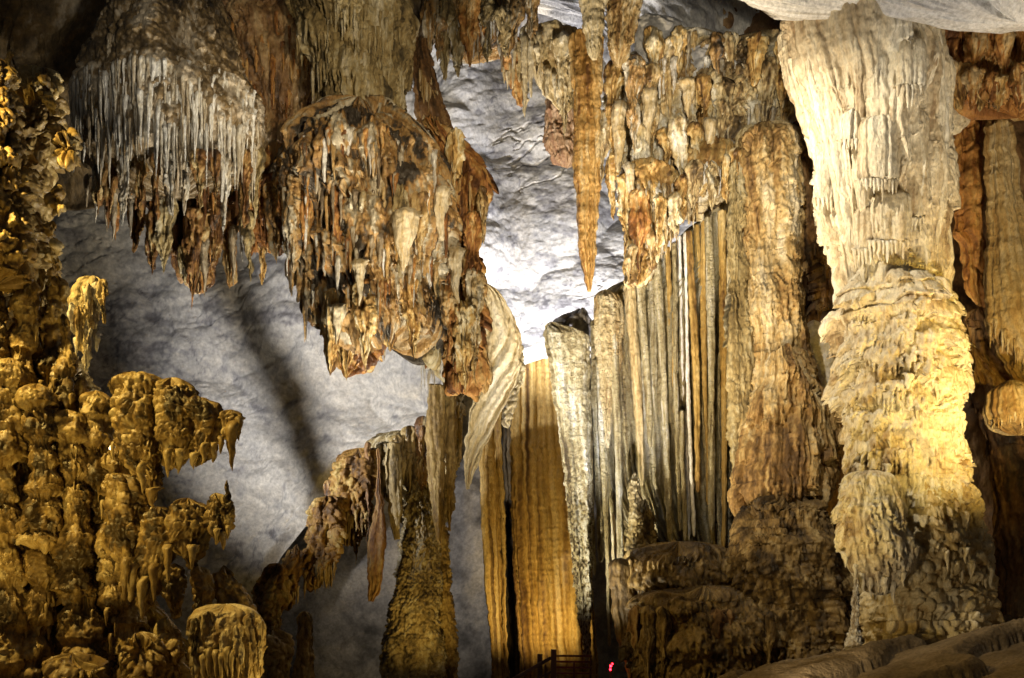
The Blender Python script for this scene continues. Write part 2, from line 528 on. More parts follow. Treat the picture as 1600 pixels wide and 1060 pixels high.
def cone(L, r, seed, blunt=0.0, lean=(0, 0), ribs=0.2, lump=0.14, nseg=12, curve=0.75, du=0.03):
    """Tapered ribbed stalactite hanging from the origin; lengths in metres. Its root curves back into the rock."""
    if r > 0.09:
        nseg = max(nseg, 26); du = 0.02
    n = int(np.clip(L / du, 8, 90))
    t = np.linspace(0, 1, n)
    a = np.linspace(0, 2 * math.pi, nseg, endpoint=False)
    prof = (1 - t * (1 - blunt * 0.5)) ** curve
    prof = prof * (1 + lump * fbm(t * L / max(r, 0.01) * 0.8, t * 0 + seed, seed, 3) * 1.6)
    prof[-1] = min(prof[-1], 0.02); prof[-2] = min(prof[-2], prof[-3] * 0.8)
    ca, sa = np.cos(a)[None, :], np.sin(a)[None, :]
    k = 1.0 if r < 0.09 else 1.8
    ang = fbm(ca * 2.2 * k + 7 + 0 * t[:, None], sa * 2.2 * k + t[:, None] * 2.5 + seed, seed + 3, 4)
    rr = r * prof[:, None] * (1 + ribs * ang * 2.2)
    ww = 0.35 * r * fbm(t * 3, t * 0 + 2, seed + 4, 2)
    back = 1.6 * r * np.clip(1 - t / 0.22, 0, 1) ** 2
    V = np.stack([rr * ca + (lean[0] * t * L + ww)[:, None], rr * sa + (lean[1] * t * L + back)[:, None],
                  np.repeat((-t * L)[:, None], nseg, 1)], -1)
    return V, gridq(n, nseg, True)[:, ::-1]


def cone_col(V, pal, seed, base, shp):
    n, m = shp
    t = np.linspace(0, 1, n)[:, None]; a = np.arange(m)[None, :]
    v = base + 0.35 * fbm(t * 6 + a * 0.0, a * 0.9 + 0 * t, seed, 3) + 0.15 * fbm(t * 25, a * 0.7, seed + 1, 2)
    return palette(v, pal)


def hang(parent, places, pal='icicle', mat='wet', name='stalactite', maxparts=100, lean=(0, 0), curve=0.75, base=0.55, bvar=0.3, seed=None):
    """places: (Vector, length m, radius m). The largest become parts, the rest one part of kind stuff."""
    if seed is None:
        _seed[0] += 7; seed = _seed[0]
    rng = random.Random(seed)
    places = sorted(places, key=lambda q: -q[1] * q[2])
    pl = PAL[pal] if isinstance(pal, str) else pal
    rest = []
    for i, (p, L, r) in enumerate(places):
        nseg = 12 if i < maxparts else 7
        V, Q = cone(L, r, seed + i * 3, lean=(lean[0] + rng.uniform(-.03, .03), lean[1]), curve=curve * rng.uniform(0.8, 1.2), nseg=nseg, blunt=rng.choice([0, 0, 0.3]))
        C = cone_col(V, pl, seed + i, base + rng.uniform(-bvar, bvar), V.shape[:2]).reshape(-1, 3)
        V = V.reshape(-1, 3) + np.array(p)[None]
        key = (parent.name, name)
        if i < maxparts and _count.get(key, 0) < 100:
            _count[key] = _count.get(key, 0) + 1
            mesh_obj(name, V, Q, C, M[mat], parent)
        else:
            rest.append((V, Q, C))
    if rest:
        off = 0; Qs = []
        for V, Q, C in rest:
            Qs.append(Q + off); off += len(V)
        o = mesh_obj(name + '_fringe', np.concatenate([v for v, _, _ in rest]), np.concatenate(Qs), np.concatenate([c for _, _, c in rest]), M[mat], parent)
        o['kind'] = 'stuff'


def scatter(body, n, x0, x1, yf, L, wd, rng, inside=0.35, jy=8):
    """n hanging places on the front of a body between photo columns x0..x1; yf(x)->attachment height; L=(min,max) px, wd=(min,max) px."""
    out = []
    for i in range(n):
        x = x0 + (x1 - x0) * (i + rng.random()) / n
        y = yf(x) + rng.uniform(-jy, jy)
        k = body.YY[0] / F
        l = L[0] + (L[1] - L[0]) * rng.random() ** 1.4 * (0.75 + 0.5 * vn(x / 22.0, y / 40.0, 5)); w = rng.uniform(*wd) * (0.6 + 0.4 * l / L[1])
        p = body.at(x, y)
        p.y += w * 0.5 * k * inside
        p.z += w * k * 0.4
        out.append((p, l * k, w * 0.5 * k))
    return out





# ================================================================== THE CAVE: setting
RN = random.Random(5)


def sheet(name, xs, top, bot, depth, pal, mat, relief, label=None, du=2.1, fold=5.0, cfg=(120, 100, 25, 30), kind='structure', seed=1, contrast=1.0, ytop=-60):
    """Wall of rock facing the cave; top/bot are functions of the photo column; depth(x,y) in metres; the lower lip turns back and up."""
    s = np.arange(xs[0], xs[1], du)
    nt = int((bot(s).max() - top(s).min()) / du)
    u = np.linspace(0, 1, nt)
    T = top(s)[None, :] * (1 - u[:, None]) + bot(s)[None, :] * u[:, None]
    S = np.repeat(s[None, :], nt, 0)
    R = Relief(s, u, seed)
    R.S, R.T = S, T
    R.h = np.zeros_like(S); R.tint = np.zeros_like(S); R.mix = np.zeros_like(S)
    relief(R)
    Y = depth(S, T)
    k = Y / F
    X = (S - CX) * k; Z = CZ + (HY - T) * k
    Pm = np.stack([X, Y, Z], -1)
    Nn = np.cross(np.gradient(Pm, axis=1), np.gradient(Pm, axis=0))
    Nn /= np.linalg.norm(Nn, axis=-1, keepdims=True)
    Nn *= -np.sign(Nn[..., 1].mean())
    h = R.h
    if fold:
        h = h * sstep(0, 0.03, 1 - u)[:, None]
    Pm = Pm + Nn * (h * k)[..., None]
    C = paint(R, PAL[pal], cfg, contrast)
    if fold:
        last = Pm[-1]; ext = []; ce = []
        for q in (0.06, 0.15, 0.3, 0.6, 1.0):
            e = last.copy(); e[:, 1] += fold * q; e[:, 2] += fold * 0.95 * q - 0.02; ext.append(e); ce.append(C[-1] * 0.9)
        Pm = np.concatenate([Pm, np.stack(ext)]); C = np.concatenate([C, np.stack(ce)])
    Q = gridq(Pm.shape[0], len(s))[:, ::-1]
    o = mesh_obj(name, Pm.reshape(-1, 3), Q, C.reshape(-1, 3), M[mat])
    if kind: o['kind'] = kind
    if label: o['label'] = label
    return o


def itp(*pts):
    xs = [p[0] for p in pts]; ys = [p[1] for p in pts]
    return lambda x: np.interp(x, xs, ys)


# grey limestone wall / sloping ceiling, its lower lip running down to the left
lip = itp((-300, 1150), (300, 1060), (380, 985), (440, 870), (480, 820), (530, 745), (600, 695), (690, 640), (700, 625), (760, 590), (850, 560), (950, 560), (1400, 640), (1700, 700))


def wall_relief(R):
    R.noise(24, 300, 240, 2)
    R.facets(34, 170, 120)
    keep = R.h.copy()
    R.facets(17, 62, 44)
    R.facets(4.5, 22, 14)
    R.facets(0.9, 9, 6)
    w = 0.45 + 0.55 * sstep(780, 700, R.S)
    R.h = keep + (R.h - keep) * w
    R.tint *= 0.5
    n = fbm(R.S / 70 + 3, R.T / 34 + R.S / 120, 38, 4)
    R.h -= 5 * np.clip(1 - np.abs(n) * 26, 0, 1) * sstep(0.0, 0.3, fbm(R.S / 120, R.T / 120, 44, 2))     # cracks
    R.h += 0.6 * fbm(R.S / 8, R.T / 5, 39, 3)
    # bluish grey stains in patches, rusty seams along some cracks
    R.mix -= 0.30 * sstep(0.10, 0.28, fbm(R.S / 34 + 40, R.T / 24, 41, 4)) - 0.20
    seam = fbm(R.S / 90 + 11, R.T / 60 - R.S / 150, 47, 4)
    R.mix -= 0.45 * np.clip(1 - np.abs(seam) * 30, 0, 1)


sheet('limestone_wall', (-260, 1700), itp((-300, -120), (1700, -120)), lip,
      lambda S, T: 27.5 + 1.2 * np.sin(S / 210.0) - 0.0022 * (S - 800) + 1.35 * sstep(500, 0, T) + 2.4 * sstep(700, 820, S), 'grey', 'wall', wall_relief, seed=11, cfg=(200, 150, 9, 6), contrast=0.8)


def far_relief(R):
    R.noise(18, 160, 160, 3)
    R.facets(10, 50, 40)
    f1, f2, c = worley(R.S / 50 + 0.4 * fbm(R.S / 60, R.T / 60, 51, 3), R.T / 40 + 0.4 * fbm(R.S / 60, R.T / 60, 52, 3), 53)
    R.h += 6 * f1; R.tint += (c - 0.5) * 0.35
    R.h += 2 * fbm(R.S / 9, R.T / 7, 54, 3)


sheet('far_limestone_wall', (200, 1700), itp((-300, 480), (1700, 300)), itp((-300, 1130), (1700, 1130)),
      lambda S, T: 36 + 1.5 * np.sin(S / 150.0), 'dimgrey', 'wall', far_relief, seed=12, fold=0, du=3.2)


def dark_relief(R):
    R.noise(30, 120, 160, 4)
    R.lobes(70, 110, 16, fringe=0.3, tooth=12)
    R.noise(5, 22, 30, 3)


# dark rock closing the cave behind the right side and above the left
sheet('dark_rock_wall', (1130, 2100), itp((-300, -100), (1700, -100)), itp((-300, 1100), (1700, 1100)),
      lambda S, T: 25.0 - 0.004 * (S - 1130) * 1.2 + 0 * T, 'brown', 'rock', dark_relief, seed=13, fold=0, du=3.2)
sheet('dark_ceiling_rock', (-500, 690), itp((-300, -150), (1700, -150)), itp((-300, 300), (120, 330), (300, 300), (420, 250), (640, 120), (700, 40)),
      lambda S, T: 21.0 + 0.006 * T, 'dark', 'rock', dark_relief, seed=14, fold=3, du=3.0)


pg = thing('pale_rock_pillar', 'sliver of pale bluish rock showing in the gap left of the great column', 'rock wall', P(1280, 600, 23.4))
Body(pg, 'pillar', [(500, 1262, 1282), (520, 1256, 1296), (560, 1262, 1306), (600, 1272, 1312), (625, 1285, 1312)], 23.4, 0.5, lambda R: (R.facets(8, 30, 24), R.noise(3, 12)), 'white', 'wall', du=1.8, rt=6)
# floor of the cave with the worn ledges at the right
def floor_sheet():
    xs = np.concatenate([np.arange(-30, -2, 0.5), np.arange(-2, 13, 0.05), np.arange(13, 40, 0.5)])
    ys = np.concatenate([np.arange(-12, 7, 0.5), np.arange(7, 21, 0.05), np.arange(21, 45, 0.5)])
    X, Y = np.meshgrid(xs, ys)
    zc = 1.02 + 0.205 * (X - 4.7)
    fall = np.where(Y < 16, (16 - Y) * 0.21, (Y - 16) * 0.10)
    r = sstep(2.4, 5.0, X) * sstep(5, 8, Y)
    wv = ((16 - Y) * 0.8 + 0.55 * (X - 6) + 1.6 * fbm(X / 3.2, Y / 2.4, 62, 3)) / 2.3
    fr = wv - np.floor(wv)
    terrace = 0.42 * (fr - 0.5) * sstep(1.0, 0.86, fr)
    H = r * np.maximum(zc - fall + terrace + 0.12 * fbm(X / 1.6, Y / 1.2, 61, 3), 0) + (1 - r) * 0.05 * fbm(X / 2, Y / 2, 64, 3)
    H = H + 0.02 * fbm(X * 5, Y * 7, 65, 4) + 0.012 * np.clip(fbm(X * 9, Y * 9, 69, 2) - 0.25, 0, 1) * 4
    R = Relief(xs, ys, 66)
    C = palette(0.5 + 0.5 * fbm(X / 1.5, Y / 1.5, 67, 4) + 0.2 * fbm(X * 4, Y * 4, 68, 2), PAL['silt'])
    V = np.stack([X, Y, H], -1).reshape(-1, 3)
    o = mesh_obj('cave_floor', V, gridq(len(ys), len(xs)), C.reshape(-1, 3), M['silt'])
    o['kind'] = 'structure'
    o['label'] = 'worn brown silt ledges of the cave floor'
    return H, xs, ys


floor_sheet()


def tusk_relief(R):
    R.noise(6, 40, 60, 3)
    R.flute(8, 12, warp=7, long=9, p=0.55)
    R.lobes(17, 60, 9, dens=0.8, fringe=0.7, tooth=6, flut=0.6)
    R.lobes(8, 30, 5, dens=0.8, fringe=0.9, tooth=4, flut=0.5)
    R.noise(1.6, 5, 8, 2)


def tusks(g, lst, Y, pals, seed, name='large_stalactite', front=None, dy=0.35):
    """Broad ragged stalactites traced one by one: (x, top, bottom, width); they grow out of the mass behind them."""
    r = random.Random(seed)
    for x, y0, y1, w in lst:
        rows = []
        ln = r.uniform(-0.06, 0.06)
        sh = r.uniform(0.25, 0.55); pw = r.uniform(0.7, 1.1)
        for q in range(11):
            f = q / 10
            wf = 1.12 - 0.25 * f / sh if f < sh else 0.87 * max(0.0, (1 - (f - sh) / (1 - sh))) ** pw
            wf = wf * (1 + 0.13 * math.sin(f * 14 + x)) + 0.03
            xc = x + ln * (y1 - y0) * f
            rows.append((y0 + (y1 - y0) * f, xc - w / 2 * wf, xc + w / 2 * wf * r.uniform(0.9, 1.1)))
        yy = front.at(x, (y0 * 0.7 + y1 * 0.3)).y + 0.15 if front is not None else Y + r.uniform(-dy, dy)
        Body(g, name, rows, yy, r.uniform(0.6, 0.9), tusk_relief, r.choice(pals), r.choice(['rock', 'wet']), du=1.7, rt=16, droop=0.8, cfg=(30, 60, 5, 25), wob=2.5, contrast=1.2)


# ================================================================== GREAT COLUMN (right)
def great_upper(R):
    R.noise(10, 140, 300, 2)
    R.flute(22, 44, warp=20, long=12, p=0.6)
    R.lobes(64, 190, 16, dens=0.62, fringe=0.25, tooth=12, flut=0.6, p=0.5, var=0.5)
    R.lobes(30, 110, 9, dens=0.6, fringe=0.35, tooth=8, flut=0.7, p=0.5, var=0.6)
    R.flute(4.4, 10, warp=9, long=16)
    R.noise(0.8, 5, 16, 2)


def great_lower(R):
    R.noise(12, 90, 110, 3)
    R.lobes(62, 56, 30, dens=0.85, fringe=0.5, tooth=9, flut=0.4, p=0.9, t0=455)
    R.lobes(30, 32, 11, dens=0.75, fringe=0.7, tooth=7, flut=0.4, p=0.9, t0=480)
    # broad worn ledges at the waist
    w = sstep(545, 480, R.T) * sstep(400, 450, R.T)
    tt = (R.T + 14 * fbm(R.S / 70, R.T / 60, 201, 3)) / 26.0
    fr = tt - np.floor(tt)
    R.h += w * 9 * (fr ** 0.6) * np.clip((1 - fr) * 8, 0, 1)
    R.noise(2.0, 12, 8, 3)
    R.flute(1.3, 6, warp=3, long=4)


def great_apron(R):
    R.noise(7, 60, 60, 3)
    R.lobes(44, 62, 19, dens=0.9, fringe=0.7, tooth=9, flut=0.5, p=0.7)
    R.lobes(22, 30, 6, dens=0.8, fringe=0.8, tooth=6, flut=0.4)
    R.flute(1.4, 6, warp=3, long=4)
    R.noise(1.2, 7, 6, 2)


def great_base(R):
    R.noise(14, 70, 70, 3)
    R.lobes(48, 52, 15, dens=0.9, fringe=0.45, tooth=9)
    R.knobs(9, 22, 18)
    R.noise(2.2, 9, 8, 3)


g = thing('great_column', 'huge pale cream column with fluted top and scaly golden waist, right of centre', 'cave column', P(1410, 1000, 18))
gu = Body(g, 'fluted_shaft', [(15, 1226, 1466), (50, 1206, 1480), (100, 1210, 1486), (165, 1233, 1486), (250, 1254, 1487), (350, 1277, 1488), (440, 1305, 1490), (470, 1314, 1488)],
          18, 0.72, great_upper, 'cream', 'rock', du=1.7, rt=14, cfg=(80, 160, 6, 70), contrast=0.8, droop=0.35)
gl = Body(g, 'scaly_waist', [(395, 1322, 1474), (430, 1312, 1484), (470, 1294, 1500), (500, 1284, 1507), (530, 1294, 1509), (600, 1298, 1516), (670, 1303, 1522), (745, 1318, 1521), (800, 1325, 1515)],
          17.95, 0.74, great_lower, 'cream', 'rock', du=1.7, rt=8, cfg=(60, 60, 9, 9), contrast=0.8, droop=0.8)
gb = Body(g, 'knobbly_base', [(725, 1330, 1520), (760, 1325, 1528), (810, 1335, 1541), (870, 1338, 1556), (900, 1345, 1562), (950, 1345, 1561), (1000, 1340, 1565), (1040, 1340, 1565)],
          18.1, 0.62, great_base, 'straw', 'rock', du=1.9, droop=0.8, cfg=(60, 60, 9, 9))
ga = Body(g, 'hanging_apron', [(735, 1320, 1395), (760, 1316, 1408), (800, 1310, 1420), (840, 1307, 1430), (870, 1312, 1432), (895, 1325, 1425), (915, 1336, 1405), (930, 1350, 1395)],
          17.0, 0.55, great_apron, 'cream', 'rock', du=1.7, rt=12, rb=14, droop=0.9, cfg=(60, 60, 9, 9), contrast=0.8)
rg = random.Random(3)


def rib_relief(R):
    R.flute(2.6, 8, warp=4, long=18)
    R.noise(1.6, 12, 50, 3)
    R.noise(0.7, 5, 9, 2)


for pts, w in (([(1226, 110), (1240, 170), (1262, 260), (1290, 360), (1316, 462)], 12), ([(1243, 120), (1262, 200), (1285, 300), (1306, 390), (1324, 468)], 11), ([(1262, 130), (1290, 220), (1306, 330), (1322, 440)], 10),
               ([(1300, 118), (1311, 200), (1318, 300), (1326, 400)], 16), ([(1418, 118), (1424, 220), (1430, 330), (1434, 430)], 14), ([(1438, 120), (1446, 230), (1452, 340), (1456, 436)], 15),
               ([(1456, 122), (1464, 240), (1469, 350), (1472, 440)], 13), ([(1468, 128), (1475, 240), (1479, 350), (1482, 445)], 12), ([(1398, 118), (1403, 200), (1410, 290), (1412, 350)], 10), ([(1340, 320), (1346, 380), (1350, 440)], 12)):
    rows = []
    for q in range(13):
        f = q / 12
        y = pts[0][1] + (pts[-1][1] - pts[0][1]) * f
        x = float(np.interp(y, [p[1] for p in pts], [p[0] for p in pts]))
        ww = w / 2 * (1.0 + 0.2 * math.sin(f * 8 + x)) * (1 - 0.35 * f)
        p = gu.at(x, min(y, 478))
        rows.append((y, x - ww, x + ww, p.y + 0.02))
    # the shaft bulges towards the viewer: keep each rib on its skin
    rows = [(HY - (gu.at(x0, min(y, 478)).z - CZ) * F / yy, (gu.at((x0 + x1) / 2, min(y, 478)).x * F / yy + CX) - (x1 - x0) / 2, (gu.at((x0 + x1) / 2, min(y, 478)).x * F / yy + CX) + (x1 - x0) / 2, yy) for (y, x0, x1, yy) in rows]
    rows = [r for k_, r in enumerate(rows) if k_ == 0 or r[0] > rows[k_ - 1][0] + 1]
    Body(g, 'rib', rows, 17, 0.9, rib_relief, 'cream', 'rock', du=1.6, rt=10, rb=14, cfg=(60, 160, 5, 60), contrast=0.8, wob=1.2, smooth=14)


def panel_relief(R):
    R.flute(4.5, 11, warp=5, long=10, p=0.6)
    R.lobes(26, 200, 3, dens=0.6, fringe=0.3, tooth=7)
    R.noise(0.8, 5, 10, 2)


for x0, x1, y0, y1 in ((1306, 1378, 225, 325), (1285, 1330, 210, 262), (1328, 1400, 330, 410), (1322, 1412, 420, 505), (1370, 1425, 300, 372), (1262, 1296, 250, 330), (1352, 1402, 130, 205), (1395, 1462, 455, 520), (1310, 1350, 350, 420)):
    yy = gu.at((x0 + x1) / 2, min((y0 + y1) / 2, 478)).y + 0.02
    k_ = 18.0 / yy
    q0, q1 = HY - (HY - y0) * k_, HY - (HY - y1) * k_
    c_ = CX + ((x0 + x1) / 2 - CX) * k_
    h_ = (x1 - x0) / 2
    pb_ = Body(g, 'drip_panel', [(q0, c_ - h_ * 0.55, c_ + h_ * 0.6), (q0 + 8, c_ - h_ * 0.85, c_ + h_ * 0.9), (q0 + 22, c_ - h_, c_ + h_), (q1 - 12, c_ - h_ * 0.96, c_ + h_ * 0.96), (q1, c_ - h_ * 0.9, c_ + h_ * 0.9)], yy, 0.5, panel_relief, 'cream', 'rock',
         du=1.6, rt=10, rb=3, cfg=(60, 160, 5, 60), contrast=0.8, wob=2)
    r2 = random.Random(int(x0))
    pl = []
    x = c_ - h_ * 0.85
    while x < c_ + h_ * 0.85:
        L = r2.uniform(14, 40); w = r2.uniform(6, 10)
        u_ = (x - c_) / h_
        pl.append((P(x, q1 - 9, yy - 0.42 * h_ * yy / F * math.sqrt(max(0, 1 - u_ * u_)) * 0.85), L * yy / F, w / 2 * yy / F))
        x += w * 0.8
    hang(pb_.obj, pl, 'cream', 'rock', 'drip_tip', base=0.6, maxparts=20)
pl = []
for x, y, L, w in ((1340, 905, 34, 13), (1352, 912, 36, 11), (1372, 912, 30, 16), (1391, 920, 38, 11), (1403, 905, 26, 12), (1424, 862, 34, 16), (1318, 868, 26, 13), (1330, 890, 30, 13),
                   (1362, 905, 22, 10), (1413, 870, 26, 10)):
    p = ga.at(x, y - 12); k = 17 / F; p.y += 0.03
    pl.append((p, L * k, w * k / 2))
hang(ga.obj, pl, 'cream', 'rock', 'drip_tip', base=0.6)
pl = []
for i in range(36):
    x = rg.uniform(1440, 1560); y = rg.uniform(800, 900)
    p = gb.at(x, y); k = 18 / F
    pl.append((p, rg.uniform(18, 42) * k, rg.uniform(4, 7) * k))
hang(gb.obj, pl, 'straw', 'rock', 'drip_tip', base=0.6)
pl = []
for i in range(60):
    x = rg.uniform(1310, 1515); y = rg.uniform(560, 760)
    p = gl.at(x, y, -0.06); k = 18 / F
    pl.append((p, rg.uniform(16, 36) * k, rg.uniform(4, 7) * k))
hang(gl.obj, pl, 'cream', 'rock', 'drip_tip', base=0.6)

g = thing('wet_drip_column', 'thin glistening wet drip column standing at the foot of the great cream column', 'stalagmite', P(1332, 1015, 16.6))
Body(g, 'drip_shaft', [(905, 1333, 1341), (940, 1330, 1343), (975, 1328, 1343), (990, 1323, 1346), (1005, 1318, 1348), (1030, 1316, 1350)], 16.6, 1.0,
     lambda R: (R.knobs(3.5, 9, 7), R.noise(1.2, 5)), 'icicle', 'wet', du=1.3, rt=6, cfg=(10, 10, 5, 5))


# ================================================================== BROWN COLUMN (between pipes and great column)
def brown_col(R):
    R.flute(9, 34, warp=10, long=14)
    R.noise(9, 70, 130, 3)
    R.lobes(36, 70, 15, dens=0.95, fringe=0.4, tooth=7, flut=0.5, p=0.5)
    R.flute(3.6, 9, warp=6, long=9)
    tt = (R.T + 26 * fbm(R.S / 16, R.T / 40, 211, 3)) / 15.0
    fr = tt - np.floor(tt)
    R.h += 2.2 * (fr ** 0.7) * np.clip((1 - fr) * 6, 0, 1)
    R.noise(1.4, 5, 7, 2)


def brown_low(R):
    R.noise(10, 60, 60, 3)
    R.flute(8, 30, warp=10, long=8)
    R.lobes(42, 80, 20, dens=0.8, fringe=0.6, tooth=8, flut=0.6)
    R.flute(3.4, 8, warp=5, long=8)
    R.noise(1.2, 5, 5, 2)


g = thing('brown_column', 'tall orange brown rippled column between the pipe curtain and the great cream column', 'cave column', P(1220, 980, 22.5))
Body(g, 'rippled_shaft', [(190, 1165, 1232), (215, 1150, 1246), (260, 1147, 1250), (400, 1146, 1254), (480, 1150, 1257), (560, 1152, 1270), (640, 1160, 1285), (700, 1162, 1290)],
     22.5, 0.7, brown_col, 'tan', 'rock', du=1.8, rt=26, cfg=(50, 120, 6, 50))
Body(g, 'left_ridge', [(250, 1138, 1160), (420, 1134, 1166), (520, 1136, 1176), (600, 1138, 1182), (680, 1140, 1190), (780, 1140, 1195)], 22.3, 0.8, brown_col, 'olive', 'rock', du=1.9, rt=14, rb=14)
Body(g, 'draped_skirt', [(540, 1185, 1262), (590, 1172, 1282), (635, 1160, 1299), (680, 1150, 1306), (740, 1142, 1309), (775, 1140, 1308), (800, 1150, 1300)], 22.1, 0.7, brown_low, 'tan', 'rock', du=1.8, rt=10, rb=14)
def heap(R):
    R.noise(24, 60, 60, 3)
    R.lobes(54, 50, 24, dens=0.85, fringe=0.7, tooth=8, flut=0.5, p=0.6)
    R.lobes(26, 34, 11, dens=0.8, fringe=0.8, tooth=6, flut=0.5, p=0.6)
    R.knobs(3, 12, 10)
    R.noise(2.4, 8, 7, 3)


Body(g, 'knobbly_foot', [(765, 1160, 1290), (800, 1142, 1308), (850, 1140, 1318), (900, 1150, 1326), (960, 1160, 1334), (1020, 1165, 1340), (1080, 1165, 1345)], 21.4, 0.7, heap, 'moss', 'rock', du=1.9, rt=25, droop=0.7, cfg=(40, 40, 9, 9))


# ================================================================== PIPE CURTAIN (centre)
def granular(R):
    R.noise(4, 40, 120, 3)
    R.flute(7, 20, warp=4, long=40)
    R.flute(3, 9, warp=3, long=30)
    R.noise(1.8, 4, 5, 2)


def granular_strong(R):
    R.flute(7, 18, warp=4, long=40)
    w = sstep(650, 900, R.T)
    R.knobs(3.5, 6, 4, win=w)
    R.mix += (0.25 - 0.9 * sstep(-0.05, 0.25, fbm(R.S / 7, R.T / 4, 77, 3))) * w
    R.noise(1.8, 4, 5, 2)


g = thing('organ_pipe_curtain', 'broad curtain of long pale organ pipe stalactites hanging down in the centre', 'drapery', P(1000, 520, 24))
ptop = itp((850, 508), (925, 512), (930, 458), (965, 452), (1000, 436), (1030, 405), (1060, 372), (1080, 358), (1110, 335), (1150, 325))
# wall of rock the pipes have grown on
Body(g, 'backing_rock', [(325, 1120, 1150), (350, 1085, 1152), (380, 1055, 1152), (420, 1025, 1154), (450, 975, 1154), (470, 935, 1155), (600, 930, 1155), (760, 950, 1156), (860, 965, 1156), (900, 985, 1150)], 24.9, 0.3,
     lambda R: (R.flute(7, 22, warp=4, long=40), R.lobes(30, 90, 7, dens=0.7, fringe=0.3), R.noise(1.5, 6)), 'amber', 'rock', du=2.0, dmax=40)
def pleats(R):
    x = R.S + 5 * fbm(R.S / 40, R.T / 200, 801, 2)
    f = x / 8.5 + 1.3 * fbm(x / 22, R.T / 900, 802, 2)
    fr = f - np.floor(f)
    amp = 9 * (0.6 + 0.8 * hsh(np.floor(f), np.floor(f) * 0, 803))
    R.h += 1.25 * amp * (1 - np.abs(2 * fr - 1)) ** 0.7 + 5 * fbm(R.S / 40, R.T / 160, 806, 2)
    R.tint += (hsh(np.floor(f), np.floor(f) * 0, 804) - 0.5) * 1.0
    R.noise(1.0, 5, 14, 2)


Body(g, 'pleated_sheet', [(330, 1118, 1150), (352, 1086, 1151), (378, 1060, 1152), (405, 1034, 1153), (432, 1004, 1153), (452, 952, 1154), (475, 932, 1154), (600, 930, 1150), (760, 946, 1148), (820, 975, 1146), (850, 1000, 1144), (872, 1020, 1142)], 24.15, 0.25, pleats, 'pipe', 'grain', du=1.7, dmax=34, wob=2,
     cfg=(30, 300, 6, 120))
Body(g, 'granular_drape', [(503, 853, 868), (520, 850, 925), (560, 855, 926), (600, 861, 926), (650, 869, 926), (700, 876, 927), (750, 883, 927), (800, 888, 927), (850, 893, 926), (900, 898, 926), (950, 904, 926), (1000, 910, 923), (1042, 917, 920)],
     23.6, 0.45, granular_strong, 'pipe', 'grain', du=1.7, cfg=(30, 120, 5, 60), rt=8)
Body(g, 'grey_wedge', [(482, 902, 914), (492, 880, 922), (503, 862, 926), (516, 858, 928), (530, 860, 928)], 24.1, 0.5, lambda R: (R.facets(14, 22, 16), R.facets(4, 8, 7)), 'dimgrey', 'wall', du=1.7)
Body(g, 'square_stub', [(452, 936, 955), (462, 928, 968), (500, 927, 972), (540, 930, 970), (600, 936, 962), (660, 942, 957), (700, 946, 953)], 23.5, 0.7, granular, 'straw', 'grain', du=1.7, rt=8)
pr = random.Random(17)
pipes = [  # x top, y top, x bottom, y bottom, width top, width bottom, pale?
    (930, 500, 938, 880, 16, 9, 'pipe'), (938, 560, 953, 1010, 15, 6, 'pipe'), (955, 470, 972, 905, 16, 10, 'pipe'), (968, 455, 985, 800, 15, 9, 'pipe'),
    (985, 445, 1003, 760, 20, 12, 'straw'), (1003, 437, 1015, 700, 14, 9, 'pipe'), (1000, 560, 1039, 852, 13, 9, 'pipe'), (1018, 420, 1024, 640, 17, 8, 'pipe'),
    (1025, 400, 1050, 848, 13, 10, 'pipe'), (1036, 395, 1047, 760, 9, 7, 'pipe'), (1045, 385, 1056, 720, 9, 6, 'amber'), (1052, 378, 1062, 830, 9, 6, 'pipe'),
    (1061, 368, 1076, 845, 8, 6, 'white'), (1069, 362, 1084, 838, 7, 6, 'white'), (1078, 360, 1092, 770, 13, 8, 'amber'), (1089, 350, 1100, 700, 12, 8, 'amber'),
    (1098, 345, 1106, 790, 11, 8, 'amber'), (1107, 338, 1114, 830, 14, 10, 'pipe'), (1118, 332, 1125, 860, 14, 10, 'pipe'), (1130, 328, 1131, 860, 15, 9, 'amber'),
    (1142, 330, 1139, 600, 14, 8, 'straw'), (978, 500, 990, 640, 10, 5, 'icicle'), (1092, 560, 1112, 850, 7, 6, 'pipe'), (1066, 640, 1070, 848, 8, 7, 'pipe'), (912, 520, 930, 900, 12, 6, 'pipe')]
for i, (xa, ya, xb, yb, wa, wb, pc) in enumerate(pipes):
    rows = []
    n = 7
    ph = pr.random() * 6
    for q in range(n + 1):
        f = q / n
        x = xa + (xb - xa) * f + 1.6 * math.sin(f * 5 + ph); w = (wa + (wb - wa) * f) / 2 * (1 + 0.12 * math.sin(f * 9 + ph * 2))
        rows.append((ya + (yb - ya) * f, x - w, x + w))
    Body(g, 'pipe', rows, 23.95 - 0.25 * (i % 3) - 0.2 * (pc == 'white'), 1.0, lambda R: (R.flute(1.6, 6, warp=2, long=40), R.noise(0.8, 5, 12, 2)), pc, 'grain' if pc == 'pipe' else 'rock', du=1.9, rt=4, rb=18,
         cfg=(30, 160, 4, 60), wob=1.0)

